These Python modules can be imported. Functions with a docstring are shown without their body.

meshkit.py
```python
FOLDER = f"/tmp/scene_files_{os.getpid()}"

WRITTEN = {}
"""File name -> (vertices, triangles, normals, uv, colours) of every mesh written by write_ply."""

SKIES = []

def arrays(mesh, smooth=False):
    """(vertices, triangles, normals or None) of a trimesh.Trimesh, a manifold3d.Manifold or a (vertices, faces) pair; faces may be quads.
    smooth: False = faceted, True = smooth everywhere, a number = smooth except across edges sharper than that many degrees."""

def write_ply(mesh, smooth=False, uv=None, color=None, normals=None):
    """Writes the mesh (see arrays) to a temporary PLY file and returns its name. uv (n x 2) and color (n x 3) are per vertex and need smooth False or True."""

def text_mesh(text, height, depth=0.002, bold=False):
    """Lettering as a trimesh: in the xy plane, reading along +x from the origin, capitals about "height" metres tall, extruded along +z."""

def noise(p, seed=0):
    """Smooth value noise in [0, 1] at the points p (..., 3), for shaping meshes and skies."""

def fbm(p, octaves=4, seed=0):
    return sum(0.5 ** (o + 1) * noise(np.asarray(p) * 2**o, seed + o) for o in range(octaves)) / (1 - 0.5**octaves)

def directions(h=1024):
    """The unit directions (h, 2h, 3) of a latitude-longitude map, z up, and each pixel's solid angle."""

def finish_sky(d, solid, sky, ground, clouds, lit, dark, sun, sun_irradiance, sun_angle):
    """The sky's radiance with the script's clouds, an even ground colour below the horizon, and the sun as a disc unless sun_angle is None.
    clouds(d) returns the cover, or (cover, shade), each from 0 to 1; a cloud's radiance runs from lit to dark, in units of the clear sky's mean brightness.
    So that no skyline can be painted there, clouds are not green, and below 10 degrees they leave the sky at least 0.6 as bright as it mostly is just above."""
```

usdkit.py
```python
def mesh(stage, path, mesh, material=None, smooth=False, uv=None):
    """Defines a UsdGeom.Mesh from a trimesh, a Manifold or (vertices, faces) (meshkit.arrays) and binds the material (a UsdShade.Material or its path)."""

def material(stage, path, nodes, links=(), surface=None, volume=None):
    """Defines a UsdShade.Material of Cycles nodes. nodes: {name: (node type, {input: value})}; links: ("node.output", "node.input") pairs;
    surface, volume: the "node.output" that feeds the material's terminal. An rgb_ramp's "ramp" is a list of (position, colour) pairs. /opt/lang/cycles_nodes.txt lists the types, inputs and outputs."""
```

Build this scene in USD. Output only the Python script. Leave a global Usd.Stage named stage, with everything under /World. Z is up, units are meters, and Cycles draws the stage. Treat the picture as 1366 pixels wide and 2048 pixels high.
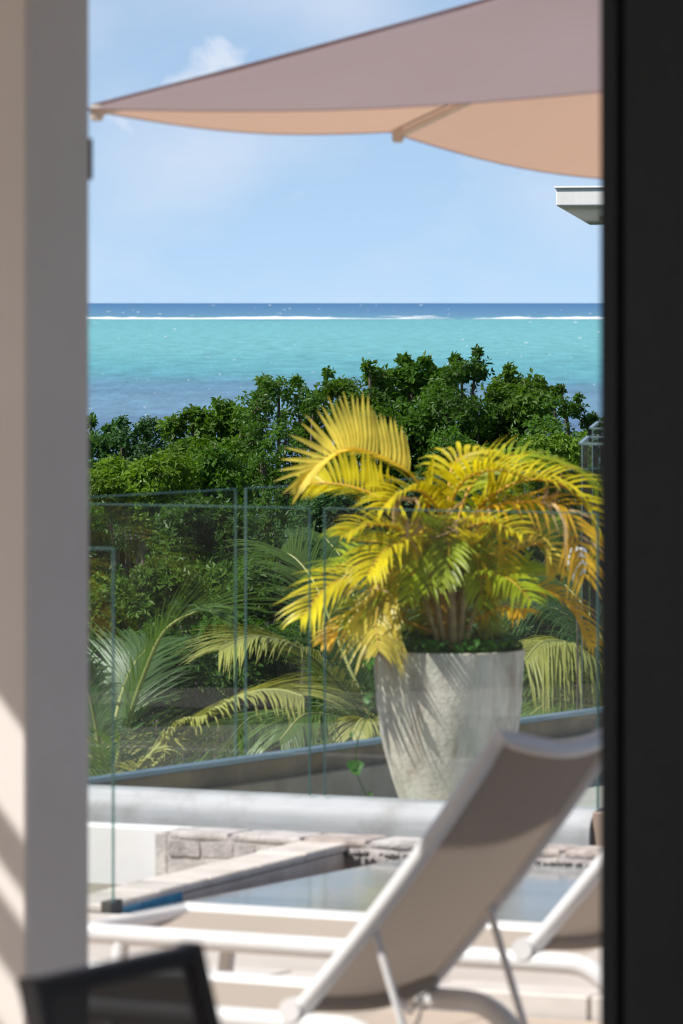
import math, random
import numpy as np
import trimesh
import usdkit, meshkit
from pxr import Usd, UsdGeom, UsdLux, UsdShade, Gf, Sdf

stage = Usd.Stage.CreateInMemory()
UsdGeom.SetStageUpAxis(stage, 'Z')
UsdGeom.SetStageMetersPerUnit(stage, 1.0)
UsdGeom.Xform.Define(stage, '/World')
UsdGeom.Scope.Define(stage, '/World/Looks')

# ------------------------------------------------------------------ camera, sky, sun
F = 200.0 / 24.0 * 1366.0          # focal length in pixels of the photograph
CAMZ, HZ = 1.71, 605.0             # eye height, horizon row
cam = UsdGeom.Camera.Define(stage, '/World/camera')
cam.CreateFocalLengthAttr(200.0)
cam.CreateHorizontalApertureAttr(24.0)
cam.CreateVerticalApertureAttr(36.0)
cam.CreateVerticalApertureOffsetAttr(-(1024.0 - HZ) / 1366.0 * 24.0)
cam.CreateFStopAttr(11.0)
cam.CreateFocusDistanceAttr(52.0)
cam.CreateClippingRangeAttr(Gf.Vec2f(0.05, 200000.0))
cam.AddTranslateOp().Set(Gf.Vec3d(0, 0, CAMZ))
cam.AddRotateXOp().Set(90.0)
cam.CreateExposureAttr(0.45)

EL = math.radians(50.0)
SH = np.array([-0.92, -0.39]); SH /= np.linalg.norm(SH)
SUN = np.array([SH[0] * math.cos(EL), SH[1] * math.cos(EL), math.sin(EL)])
sun = UsdLux.DistantLight.Define(stage, '/World/sun')
sun.CreateIntensityAttr(1.0)
sun.CreateAngleAttr(0.5)
sun.CreateColorAttr(Gf.Vec3f(1.0, 0.97, 0.925))
sun.GetPrim().CreateAttribute('inputs:normalize', Sdf.ValueTypeNames.Bool).Set(True)
_z = Gf.Vec3d(*SUN)
_r = Gf.Rotation(Gf.Vec3d(0, 0, 1), _z)
sun.AddOrientOp(UsdGeom.XformOp.PrecisionDouble).Set(Gf.Quatd(_r.GetQuat()))

L = '/World/Looks/'
def _dir(x, y):
    v = np.array([(x - 683.0) / F, 1.0, (HZ - y) / F])
    return tuple(v / np.linalg.norm(v))


sky_nodes = {
    'tc': ('texture_coordinate', {}),
    'up': ('vector_math', {'math_type': 'add', 'vector2': (0, 0, 0.07)}),
    'nz': ('vector_math', {'math_type': 'normalize'}),
    'sky': ('sky_texture', {'sky_type': 'single_scattering', 'sun_disc': False, 'sun_elevation': EL,
                            'sun_rotation': math.atan2(SH[0], SH[1]), 'air_density': 0.50, 'aerosol_density': 0.15, 'ozone_density': 5.0}),
    # broken fair-weather cloud all round the sky
    'map': ('mapping', {'location': (0.31, 0.2, 0.05), 'scale': (22.0, 22.0, 40.0)}),
    'n1': ('noise_texture', {'scale': 1.0, 'detail': 6.0, 'roughness': 0.5, 'distortion': 0.2}),
    'soft': ('map_range', {'from_min': 0.45, 'from_max': 0.95, 'to_min': 0.02, 'to_max': 0.75, 'clamp': True}),
    # a few small cumulus heads
    'map2': ('mapping', {'location': (0.4, 0.1, 0.3), 'scale': (95.0, 95.0, 115.0)}),
    'n2': ('noise_texture', {'scale': 1.0, 'detail': 8.0, 'roughness': 0.56, 'distortion': 0.3}),
    'mix': ('mix_color', {'b': (4.9, 5.4, 6.2)}),
    'mx': ('math', {'math_type': 'maximum'}),
    'bg': ('background_shader', {'strength': 0.112}),
}
sky_links = [('tc.generated', 'up.vector1'), ('up.vector', 'nz.vector1'), ('nz.vector', 'sky.vector'), ('tc.generated', 'map.vector'), ('map.vector', 'n1.vector'),
             ('tc.generated', 'map2.vector'), ('map2.vector', 'n2.vector')]
for grp, start, blobs in (('c', 'n2.fac', [(390, 140, 110, 0.32), (445, 90, 90, 0.32), (250, 235, 90, 0.22)]),
                          ('s', 'n1.fac', [(700, 20, 280, 0.24), (330, 330, 260, 0.30), (1130, 430, 170, 0.16), (480, 420, 300, 0.10)])):
    prev = start
    for k, (cx, cy, rad, amt) in enumerate(blobs):
        g = grp + str(k)
        sky_nodes['d' + g] = ('vector_math', {'math_type': 'distance', 'vector2': _dir(cx, cy)})
        sky_nodes['m' + g] = ('map_range', {'range_type': 'smoothstep', 'from_min': 0.0, 'from_max': rad / F, 'to_min': amt, 'to_max': 0.0, 'clamp': True})
        sky_nodes['a' + g] = ('math', {'math_type': 'add'})
        sky_links += [('tc.generated', 'd' + g + '.vector1'), ('d' + g + '.value', 'm' + g + '.value'), (prev, 'a' + g + '.value1'), ('m' + g + '.result', 'a' + g + '.value2')]
        prev = 'a' + g + '.value'
    sky_links.append((prev, 'cum.value' if grp == 'c' else 'soft.value'))
sky_nodes['cum'] = ('map_range', {'range_type': 'smoothstep', 'from_min': 0.62, 'from_max': 0.92, 'to_min': 0.0, 'to_max': 0.9, 'clamp': True})
sky_nodes['hs'] = ('hsv', {'saturation': 0.76, 'value': 1.0, 'fac': 1.0, 'hue': 0.488})
sky_links += [('cum.result', 'mx.value1'), ('soft.result', 'mx.value2'), ('mx.value', 'mix.fac'), ('sky.color', 'hs.color'), ('hs.color', 'mix.a'), ('mix.result', 'bg.color')]
sky_mat = usdkit.material(stage, L + 'sky_look', sky_nodes, sky_links, surface='bg.background')
dome = UsdLux.DomeLight.Define(stage, '/World/sky')
UsdShade.MaterialBindingAPI.Apply(dome.GetPrim()).Bind(sky_mat)
dome.GetPrim().SetCustomDataByKey('kind', 'structure')

# ------------------------------------------------------------------ helpers
rng = np.random.default_rng(7)
_used = {}


def numbered(path):
    n = _used.get(path, 0)
    _used[path] = n + 1
    return path if n == 0 else '%s_%03d' % (path, n)


def px(x, y, d):
    return np.array([(x - 683.0) / F * d, d, CAMZ - (y - HZ) / F * d])


def pz(x, y, z):
    d = (CAMZ - z) * F / (y - HZ)
    return np.array([(x - 683.0) / F * d, d, z])


def V(*a):
    return np.array(a, float)


def nrm(v):
    return v / (np.linalg.norm(v) + 1e-12)


class MB:
    def __init__(self):
        self.v, self.f, self.n = [], [], 0

    def add(self, v, f):
        v = np.asarray(v, float); f = np.asarray(f, int)
        if f.shape[1] == 4:
            f = np.vstack([f[:, [0, 1, 2]], f[:, [0, 2, 3]]])
        self.v.append(v); self.f.append(f + self.n); self.n += len(v)
        return self

    def box(self, o, ax, ay, az):
        """box from the corner o along three edge vectors"""
        o, ax, ay, az = map(lambda q: np.asarray(q, float), (o, ax, ay, az))
        if np.dot(np.cross(ax, ay), az) < 0:
            ax, ay = ay, ax
        v = [o, o + ax, o + ax + ay, o + ay, o + az, o + ax + az, o + ax + ay + az, o + ay + az]
        return self.add(v, [[0, 3, 2, 1], [4, 5, 6, 7], [0, 1, 5, 4], [1, 2, 6, 5], [2, 3, 7, 6], [3, 0, 4, 7]])

    def rbox(self, o, ax, ay, az, r=0.004):
        """box with chamfered edges (hull of 24 points)"""
        o, ax, ay, az = map(lambda q: np.asarray(q, float), (o, ax, ay, az))
        ls = [np.linalg.norm(a) for a in (ax, ay, az)]
        r = min(r, 0.45 * min(ls))
        us = [a / l for a, l in zip((ax, ay, az), ls)]
        c = o + (ax + ay + az) / 2
        pts = []
        for sx in (-1, 1):
            for sy in (-1, 1):
                for sz in (-1, 1):
                    s = np.array([sx, sy, sz])
                    for k in range(3):
                        e = np.array(ls) / 2 - r
                        e[k] += r
                        pts.append(c + sum(s[i] * e[i] * us[i] for i in range(3)))
        h = trimesh.convex.convex_hull(np.array(pts))
        return self.add(h.vertices, h.faces)

    def tube(self, pts, r, sides=10, cap=True, ell=None):
        p = np.asarray(pts, float)
        t = np.gradient(p, axis=0)
        t /= np.linalg.norm(t, axis=1, keepdims=True) + 1e-12
        ref = V(0, 0, 1) if ell is None else np.asarray(ell[0], float)
        if ell is None and abs(t[:, 2]).max() > 0.95:
            ref = V(0.9, 0.1, 0.2)
        a = np.cross(t, ref); a /= np.linalg.norm(a, axis=1, keepdims=True) + 1e-12
        b = np.cross(a, t)
        ra = np.broadcast_to(r, (len(p),)); rb = ra if ell is None else ra * ell[1]
        ang = np.arange(sides) * 2 * np.pi / sides
        v = p[:, None] + ra[:, None, None] * np.cos(ang)[None, :, None] * a[:, None] + rb[:, None, None] * np.sin(ang)[None, :, None] * b[:, None]
        i, j = np.meshgrid(np.arange(len(p) - 1), np.arange(sides), indexing='ij')
        q = np.stack([i * sides + j, i * sides + (j + 1) % sides, (i + 1) * sides + (j + 1) % sides, (i + 1) * sides + j], -1).reshape(-1, 4)[:, ::-1]
        v = v.reshape(-1, 3)
        f = np.vstack([q[:, [0, 1, 2]], q[:, [0, 2, 3]]])
        if cap:
            n = len(v)
            v = np.vstack([v, p[:1], p[-1:]])
            e = (len(p) - 1) * sides
            f = np.vstack([f, [[n, j, (j + 1) % sides] for j in range(sides)], [[n + 1, e + (j + 1) % sides, e + j] for j in range(sides)]])
        return self.add(v, f)

    def lathe(self, prof, c, seg=48):
        """prof: (r, z) list"""
        ang = np.arange(seg) * 2 * np.pi / seg
        pr = np.asarray(prof, float)
        v = np.stack([np.outer(pr[:, 0], np.cos(ang)), np.outer(pr[:, 0], np.sin(ang)), np.repeat(pr[:, 1:2], seg, 1)], -1).reshape(-1, 3) + np.asarray(c, float)
        i, j = np.meshgrid(np.arange(len(pr) - 1), np.arange(seg), indexing='ij')
        q = np.stack([i * seg + j, i * seg + (j + 1) % seg, (i + 1) * seg + (j + 1) % seg, (i + 1) * seg + j], -1).reshape(-1, 4)
        return self.add(v, q)

    def mesh(self):
        v, f = np.vstack(self.v), np.vstack(self.f)
        used = np.unique(f)
        if len(used) < len(v):
            m = np.zeros(len(v), int); m[used] = np.arange(len(used))
            v, f = v[used], m[f]
        return v, f

    def build(self, name, mat, parent='/World', smooth=False):
        parent = parent if isinstance(parent, str) else str(parent.GetPath())
        m = usdkit.mesh(stage, numbered(parent + '/' + name), self.mesh(), mat, smooth=smooth)
        return m.GetPrim()


def tag(p, label=None, cat=None, group=None, kind=None):
    for k, v in (('label', label), ('category', cat), ('group', group), ('kind', kind)):
        if v:
            p.SetCustomDataByKey(k, v)
    return p


def thing(name, label, cat, group=None, loc=(0, 0, 0), rz=0.0):
    x = UsdGeom.Xform.Define(stage, numbered('/World/' + name))
    x.AddTranslateOp().Set(Gf.Vec3d(*map(float, loc)))
    if rz:
        x.AddRotateZOp().Set(float(rz))
    return tag(x.GetPrim(), label, cat, group)


def bez(pts, n=24):
    """smooth curve (Catmull-Rom) through the points"""
    p = np.asarray(pts, float)
    if len(p) == 2:
        return p[0] + np.linspace(0, 1, n)[:, None] * (p[1] - p[0])
    p = np.vstack([2 * p[0] - p[1], p, 2 * p[-1] - p[-2]])
    out, m = [], len(p) - 3
    for t in np.linspace(0, m - 1e-9, n):
        k = int(t); s = t - k
        a, b, c, d = p[k:k + 4]
        out.append(0.5 * (2 * b + (c - a) * s + (2 * a - 5 * b + 4 * c - d) * s * s + (3 * b - a - 3 * c + d) * s ** 3))
    return np.array(out)


# ------------------------------------------------------------------ materials
def surf(name, c1, c2=None, scale=6.0, rough=0.6, bump=0.0, bscale=None, detail=6.0, spec=0.4, metallic=0.0, c3=None, scale3=1.0, lo=0.35, hi=0.65, stretch=(1, 1, 1)):
    c2 = c2 or tuple(x * 0.85 for x in c1)
    nodes = {'g': ('geometry', {}), 'mp': ('mapping', {'scale': stretch}),
             'n': ('noise_texture', {'scale': scale, 'detail': detail, 'roughness': 0.6}),
             'r': ('rgb_ramp', {'ramp': [(0, c1), (lo, c1), (hi, c2), (1, c2)]}),
             'p': ('principled_bsdf', {'roughness': rough, 'specular_ior_level': spec, 'metallic': metallic})}
    links = [('g.position', 'mp.vector'), ('mp.vector', 'n.vector'), ('n.fac', 'r.fac')]
    last = 'r.color'
    if c3:
        nodes['n3'] = ('noise_texture', {'scale': scale3, 'detail': 8.0, 'roughness': 0.65})
        nodes['r3'] = ('rgb_ramp', {'ramp': [(0, (0, 0, 0)), (0.48, (0, 0, 0)), (0.66, (0.85, 0.85, 0.85)), (1, (1, 1, 1))]})
        nodes['m3'] = ('mix_color', {'b': c3})
        links += [('g.position', 'n3.vector'), ('n3.fac', 'r3.fac'), ('r3.color', 'm3.fac'), (last, 'm3.a')]
        last = 'm3.result'
    links.append((last, 'p.base_color'))
    if bump:
        nodes['nb'] = ('noise_texture', {'scale': bscale or scale * 4, 'detail': 5.0})
        nodes['b'] = ('bump', {'strength': bump, 'distance': 0.01})
        links += [('g.position', 'nb.vector'), ('nb.fac', 'b.height'), ('b.normal', 'p.normal')]
    return usdkit.material(stage, L + name, nodes, links, surface='p.BSDF')


def leafmat(name, cols, trans, tfac=0.35, rough=0.38, gloss=0.35, nscale=2.0):
    """leaf: diffuse + gloss with a translucent share, hue varied leaf by leaf"""
    return usdkit.material(stage, L + name, {
        'g': ('geometry', {}),
        'r': ('rgb_ramp', {'ramp': cols}),
        'n': ('noise_texture', {'scale': nscale, 'detail': 3.0}),
        'mr': ('map_range', {'from_min': 0.3, 'from_max': 0.7, 'to_min': 0.62, 'to_max': 1.35}),
        'mm': ('vector_math', {'math_type': 'scale'}),
        'p': ('principled_bsdf', {'roughness': rough, 'specular_ior_level': gloss}),
        'tm': ('vector_math', {'math_type': 'multiply', 'vector2': trans}),
        't': ('translucent_bsdf', {}),
        'x': ('mix_closure', {'fac': tfac}),
    }, [('g.random_per_island', 'r.fac'), ('g.position', 'n.vector'), ('n.fac', 'mr.value'), ('mr.result', 'mm.scale'), ('r.color', 'mm.vector1'),
        ('mm.vector', 'p.base_color'), ('mm.vector', 'tm.vector1'), ('tm.vector', 't.color'), ('p.BSDF', 'x.closure1'), ('t.BSDF', 'x.closure2')], surface='x.closure')


M_plaster = surf('plaster_look', (0.79, 0.735, 0.69), (0.75, 0.695, 0.645), scale=3.0, rough=0.8, bump=0.12, bscale=220, spec=0.2)
M_white = surf('white_paint_look', (0.80, 0.79, 0.78), (0.74, 0.73, 0.72), scale=9, rough=0.35, spec=0.5)
M_whitewall = surf('white_wall_look', (0.80, 0.80, 0.79), (0.76, 0.75, 0.73), scale=5, rough=0.75, bump=0.1, spec=0.2)
M_black = surf('charcoal_aluminium_look', (0.014, 0.018, 0.021), (0.018, 0.022, 0.025), scale=30, rough=0.45, spec=0.35)
M_chair = surf('charcoal_chair_look', (0.062, 0.060, 0.062), (0.075, 0.073, 0.074), scale=30, rough=0.4, spec=0.45)
M_groove = surf('black_rubber_look', (0.006, 0.006, 0.006), rough=0.8, spec=0.1)
M_deck = surf('deck_look', (0.56, 0.52, 0.475), (0.52, 0.475, 0.43), scale=2.5, rough=0.75, bump=0.15, bscale=60, spec=0.2, c3=(0.47, 0.425, 0.38), scale3=1.2)
M_tile = surf('tan_tile_look', (0.52, 0.43, 0.35), (0.47, 0.385, 0.31), scale=4, rough=0.7, bump=0.1, bscale=80, spec=0.25)
M_nosing = surf('pale_nosing_look', (0.66, 0.62, 0.58), (0.58, 0.54, 0.50), scale=8, rough=0.7, bump=0.1, spec=0.25)
M_coping = surf('coping_look', (0.72, 0.66, 0.60), (0.64, 0.58, 0.53), scale=7, rough=0.7, bump=0.3, bscale=50, spec=0.3, c3=(0.52, 0.46, 0.41), scale3=5.0, stretch=(1, 1, 1))
M_stone = [surf('grey_stone_look', (0.50, 0.46, 0.44), (0.38, 0.355, 0.34), scale=14, rough=0.85, bump=0.6, bscale=70, c3=(0.22, 0.205, 0.195), scale3=9.0),
           surf('pinkish_stone_look', (0.55, 0.48, 0.44), (0.45, 0.39, 0.355), scale=16, rough=0.85, bump=0.6, bscale=70, c3=(0.30, 0.25, 0.225), scale3=11.0),
           surf('pale_stone_look', (0.62, 0.58, 0.55), (0.50, 0.465, 0.44), scale=12, rough=0.85, bump=0.5, bscale=70, c3=(0.32, 0.30, 0.285), scale3=10.0)]
M_mortar = surf('mortar_look', (0.58, 0.54, 0.51), (0.44, 0.41, 0.39), scale=20, rough=0.9, bump=0.4, bscale=90)
M_wetstone = surf('wet_stone_look', (0.05, 0.045, 0.04), (0.09, 0.08, 0.07), scale=30, rough=0.15, bump=0.8, bscale=60, spec=0.8)
M_darkmetal2 = surf('dark_bronze_look', (0.10, 0.094, 0.084), rough=0.6)
M_bluetile = surf('blue_tile_look', (0.07, 0.28, 0.47), (0.10, 0.35, 0.55), scale=20, rough=0.15, spec=0.6)
M_beam = surf('satin_steel_look', (0.44, 0.45, 0.46), (0.39, 0.40, 0.41), scale=5, rough=0.6, metallic=0.0, spec=0.4, stretch=(1, 1, 12), c3=(0.30, 0.295, 0.285), scale3=5.0)
M_brownwall = surf('brown_wall_look', (0.30, 0.235, 0.155), (0.23, 0.18, 0.115), scale=4, rough=0.85, bump=0.2, bscale=40, c3=(0.13, 0.11, 0.085), scale3=2.2)
M_block = surf('tan_block_look', (0.42, 0.32, 0.25), (0.36, 0.27, 0.21), scale=9, rough=0.8)
M_ledge = surf('ledge_look', (0.33, 0.29, 0.23), (0.25, 0.215, 0.165), scale=7, rough=0.85, bump=0.2)
M_bluerail = surf('blue_grey_channel_look', (0.16, 0.235, 0.28), (0.19, 0.265, 0.31), scale=9, rough=0.3, metallic=0.3, spec=0.6)
M_paving = surf('pale_paving_look', (0.50, 0.49, 0.43), (0.42, 0.41, 0.36), scale=5, rough=0.8, bump=0.2)
M_edge = usdkit.material(stage, L + 'glass_edge_look', {
    'n': ('noise_texture', {'scale': 3.0}), 'g': ('geometry', {}),
    'r': ('rgb_ramp', {'ramp': [(0.3, (0.13, 0.22, 0.195)), (0.7, (0.22, 0.33, 0.30))]}),
    'p': ('principled_bsdf', {'roughness': 0.18, 'specular_ior_level': 0.7}), 't': ('transparent_bsdf', {'color': (0.62, 0.74, 0.71)}), 'x': ('mix_closure', {'fac': 0.70})},
    [('g.position', 'n.vector'), ('n.fac', 'r.fac'), ('r.color', 'p.base_color'), ('p.BSDF', 'x.closure1'), ('t.BSDF', 'x.closure2')], surface='x.closure')
M_edge2 = surf('pale_glass_edge_look', (0.15, 0.22, 0.21), (0.20, 0.27, 0.26), scale=6, rough=0.2, spec=0.6)
M_glass = usdkit.material(stage, L + 'glass_look', {
    'g': ('geometry', {}), 'f': ('fresnel', {'IOR': 1.5}),
    't': ('transparent_bsdf', {'color': (0.962, 0.976, 0.970)}), 's': ('glossy_bsdf', {'color': (1, 1, 1), 'roughness': 0.004}),
    'nb': ('math', {'math_type': 'subtract', 'value1': 1.0}), 'ff': ('math', {'math_type': 'multiply'}),
    'x': ('mix_closure', {}),
    'n': ('noise_texture', {'scale': 2.2, 'detail': 8.0, 'roughness': 0.65}), 'n2': ('noise_texture', {'scale': 160.0, 'detail': 2.0}),
    'mr': ('map_range', {'from_min': 0.35, 'from_max': 0.75, 'to_min': 0.001, 'to_max': 0.012, 'clamp': True}),
    'mr2': ('map_range', {'from_min': 0.73, 'from_max': 0.80, 'to_min': 0.0, 'to_max': 0.35, 'clamp': True}),
    'ad': ('math', {'math_type': 'add'}),
    'd': ('diffuse_bsdf', {'color': (0.66, 0.60, 0.50)}), 'y': ('mix_closure', {})},
    [('g.backfacing', 'nb.value2'), ('nb.value', 'ff.value1'), ('f.fac', 'ff.value2'), ('ff.value', 'x.fac'), ('t.BSDF', 'x.closure1'), ('s.BSDF', 'x.closure2'), ('g.position', 'n.vector'), ('g.position', 'n2.vector'), ('n.fac', 'mr.value'), ('n2.fac', 'mr2.value'),
     ('mr.result', 'ad.value1'), ('mr2.result', 'ad.value2'), ('ad.value', 'y.fac'), ('x.closure', 'y.closure1'), ('d.BSDF', 'y.closure2')], surface='y.closure')
M_water = usdkit.material(stage, L + 'pool_water_look', {
    'g': ('geometry', {}), 'mp': ('mapping', {'scale': (1.0, 0.5, 1.0)}),
    'n': ('noise_texture', {'scale': 7.0, 'detail': 4.0}), 'b': ('bump', {'strength': 0.10, 'distance': 0.02}),
    'n2': ('noise_texture', {'scale': 2.0, 'detail': 3.0}), 'r': ('rgb_ramp', {'ramp': [(0.3, (0.27, 0.295, 0.30)), (0.7, (0.34, 0.36, 0.365))]}),
    'p': ('principled_bsdf', {'roughness': 0.10, 'ior': 1.33, 'specular_ior_level': 0.5})},
    [('g.position', 'mp.vector'), ('mp.vector', 'n.vector'), ('n.fac', 'b.height'), ('b.normal', 'p.normal'), ('g.position', 'n2.vector'), ('n2.fac', 'r.fac'), ('r.color', 'p.base_color')], surface='p.BSDF')


def fabric(name, col, tcol, tfac, weave=900.0):
    return usdkit.material(stage, L + name, {
        'g': ('geometry', {}), 'n': ('noise_texture', {'scale': 3.0, 'detail': 5.0}),
        'r': ('rgb_ramp', {'ramp': [(0.3, tuple(c * 0.94 for c in col)), (0.7, col)]}),
        'd': ('diffuse_bsdf', {'roughness': 0.5}), 't': ('translucent_bsdf', {'color': tcol}), 'x': ('mix_closure', {'fac': tfac}),
        'nw': ('noise_texture', {'scale': weave, 'detail': 1.0}), 'b': ('bump', {'strength': 0.15, 'distance': 0.002})},
        [('g.position', 'n.vector'), ('n.fac', 'r.fac'), ('r.color', 'd.color'), ('g.position', 'nw.vector'), ('nw.fac', 'b.height'), ('b.normal', 'd.normal'),
         ('d.BSDF', 'x.closure1'), ('t.BSDF', 'x.closure2')], surface='x.closure')


M_canopy = fabric('canopy_look', (0.225, 0.212, 0.25), (0.92, 0.57, 0.38), 0.36)
M_sling = fabric('sling_look', (0.52, 0.455, 0.39), (0.44, 0.35, 0.28), 0.20)
M_mesh = usdkit.material(stage, L + 'dark_mesh_look', {
    'n': ('noise_texture', {'scale': 400.0}), 'r': ('rgb_ramp', {'ramp': [(0.3, (0.085, 0.077, 0.071)), (0.7, (0.105, 0.095, 0.088))]}), 'g': ('geometry', {}),
    'd': ('diffuse_bsdf', {}), 't': ('transparent_bsdf', {}), 'x': ('mix_closure', {'fac': 0.03})},
    [('g.position', 'n.vector'), ('n.fac', 'r.fac'), ('r.color', 'd.color'), ('d.BSDF', 'x.closure1'), ('t.BSDF', 'x.closure2')], surface='x.closure')
M_wood = surf('beige_rib_look', (0.66, 0.57, 0.48), (0.58, 0.50, 0.41), scale=12, rough=0.5)
M_darkmetal = surf('dark_bracket_look', (0.09, 0.08, 0.08), rough=0.4)

# ------------------------------------------------------------------ house axes
def axes(deg):
    t = math.radians(deg)
    return V(math.cos(t), -math.sin(t), 0), V(math.sin(t), math.cos(t), 0)


UP = V(0, 0, 1)
FLO0 = -0.05
U, W = axes(27.0)                     # along the pool terrace (right and nearer), across it (right and farther)

# ------------------------------------------------------------------ terrain, sea
def terrain_h(x, y):
    t = np.clip((y - 22.0) / 22.0, 0, 1)
    h = -0.55 - 5.2 * t * t * (3 - 2 * t)
    t2 = np.clip((y - 50.0) / 300.0, 0, 1)
    h = h - 9.0 * t2
    return h


xs = np.concatenate([np.linspace(-900, -40, 24), np.linspace(-36, 36, 37), np.linspace(40, 900, 24)])
ys = np.concatenate([np.linspace(-400, -10, 14), np.linspace(-6, 60, 34), np.linspace(66, 480, 26)])
X, Y = np.meshgrid(xs, ys)
Z = terrain_h(X, Y) + np.where(Y > 24, (meshkit.fbm(np.stack([X * 0.15, Y * 0.15, X * 0], -1), 4, 3) - 0.5) * 1.0, 0)
gv = np.stack([X, Y, Z], -1).reshape(-1, 3)
i, j = np.meshgrid(np.arange(len(ys) - 1), np.arange(len(xs) - 1), indexing='ij')
nx = len(xs)
gf = np.stack([i * nx + j, i * nx + j + 1, (i + 1) * nx + j + 1, (i + 1) * nx + j], -1).reshape(-1, 4)
M_soil = surf('hillside_look', (0.018, 0.034, 0.010), (0.03, 0.04, 0.014), scale=1.2, rough=0.95, bump=0.25, bscale=8, spec=0.1)
tag(MB().add(gv, gf).build('hillside', M_soil, smooth=True), kind='structure')

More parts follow.
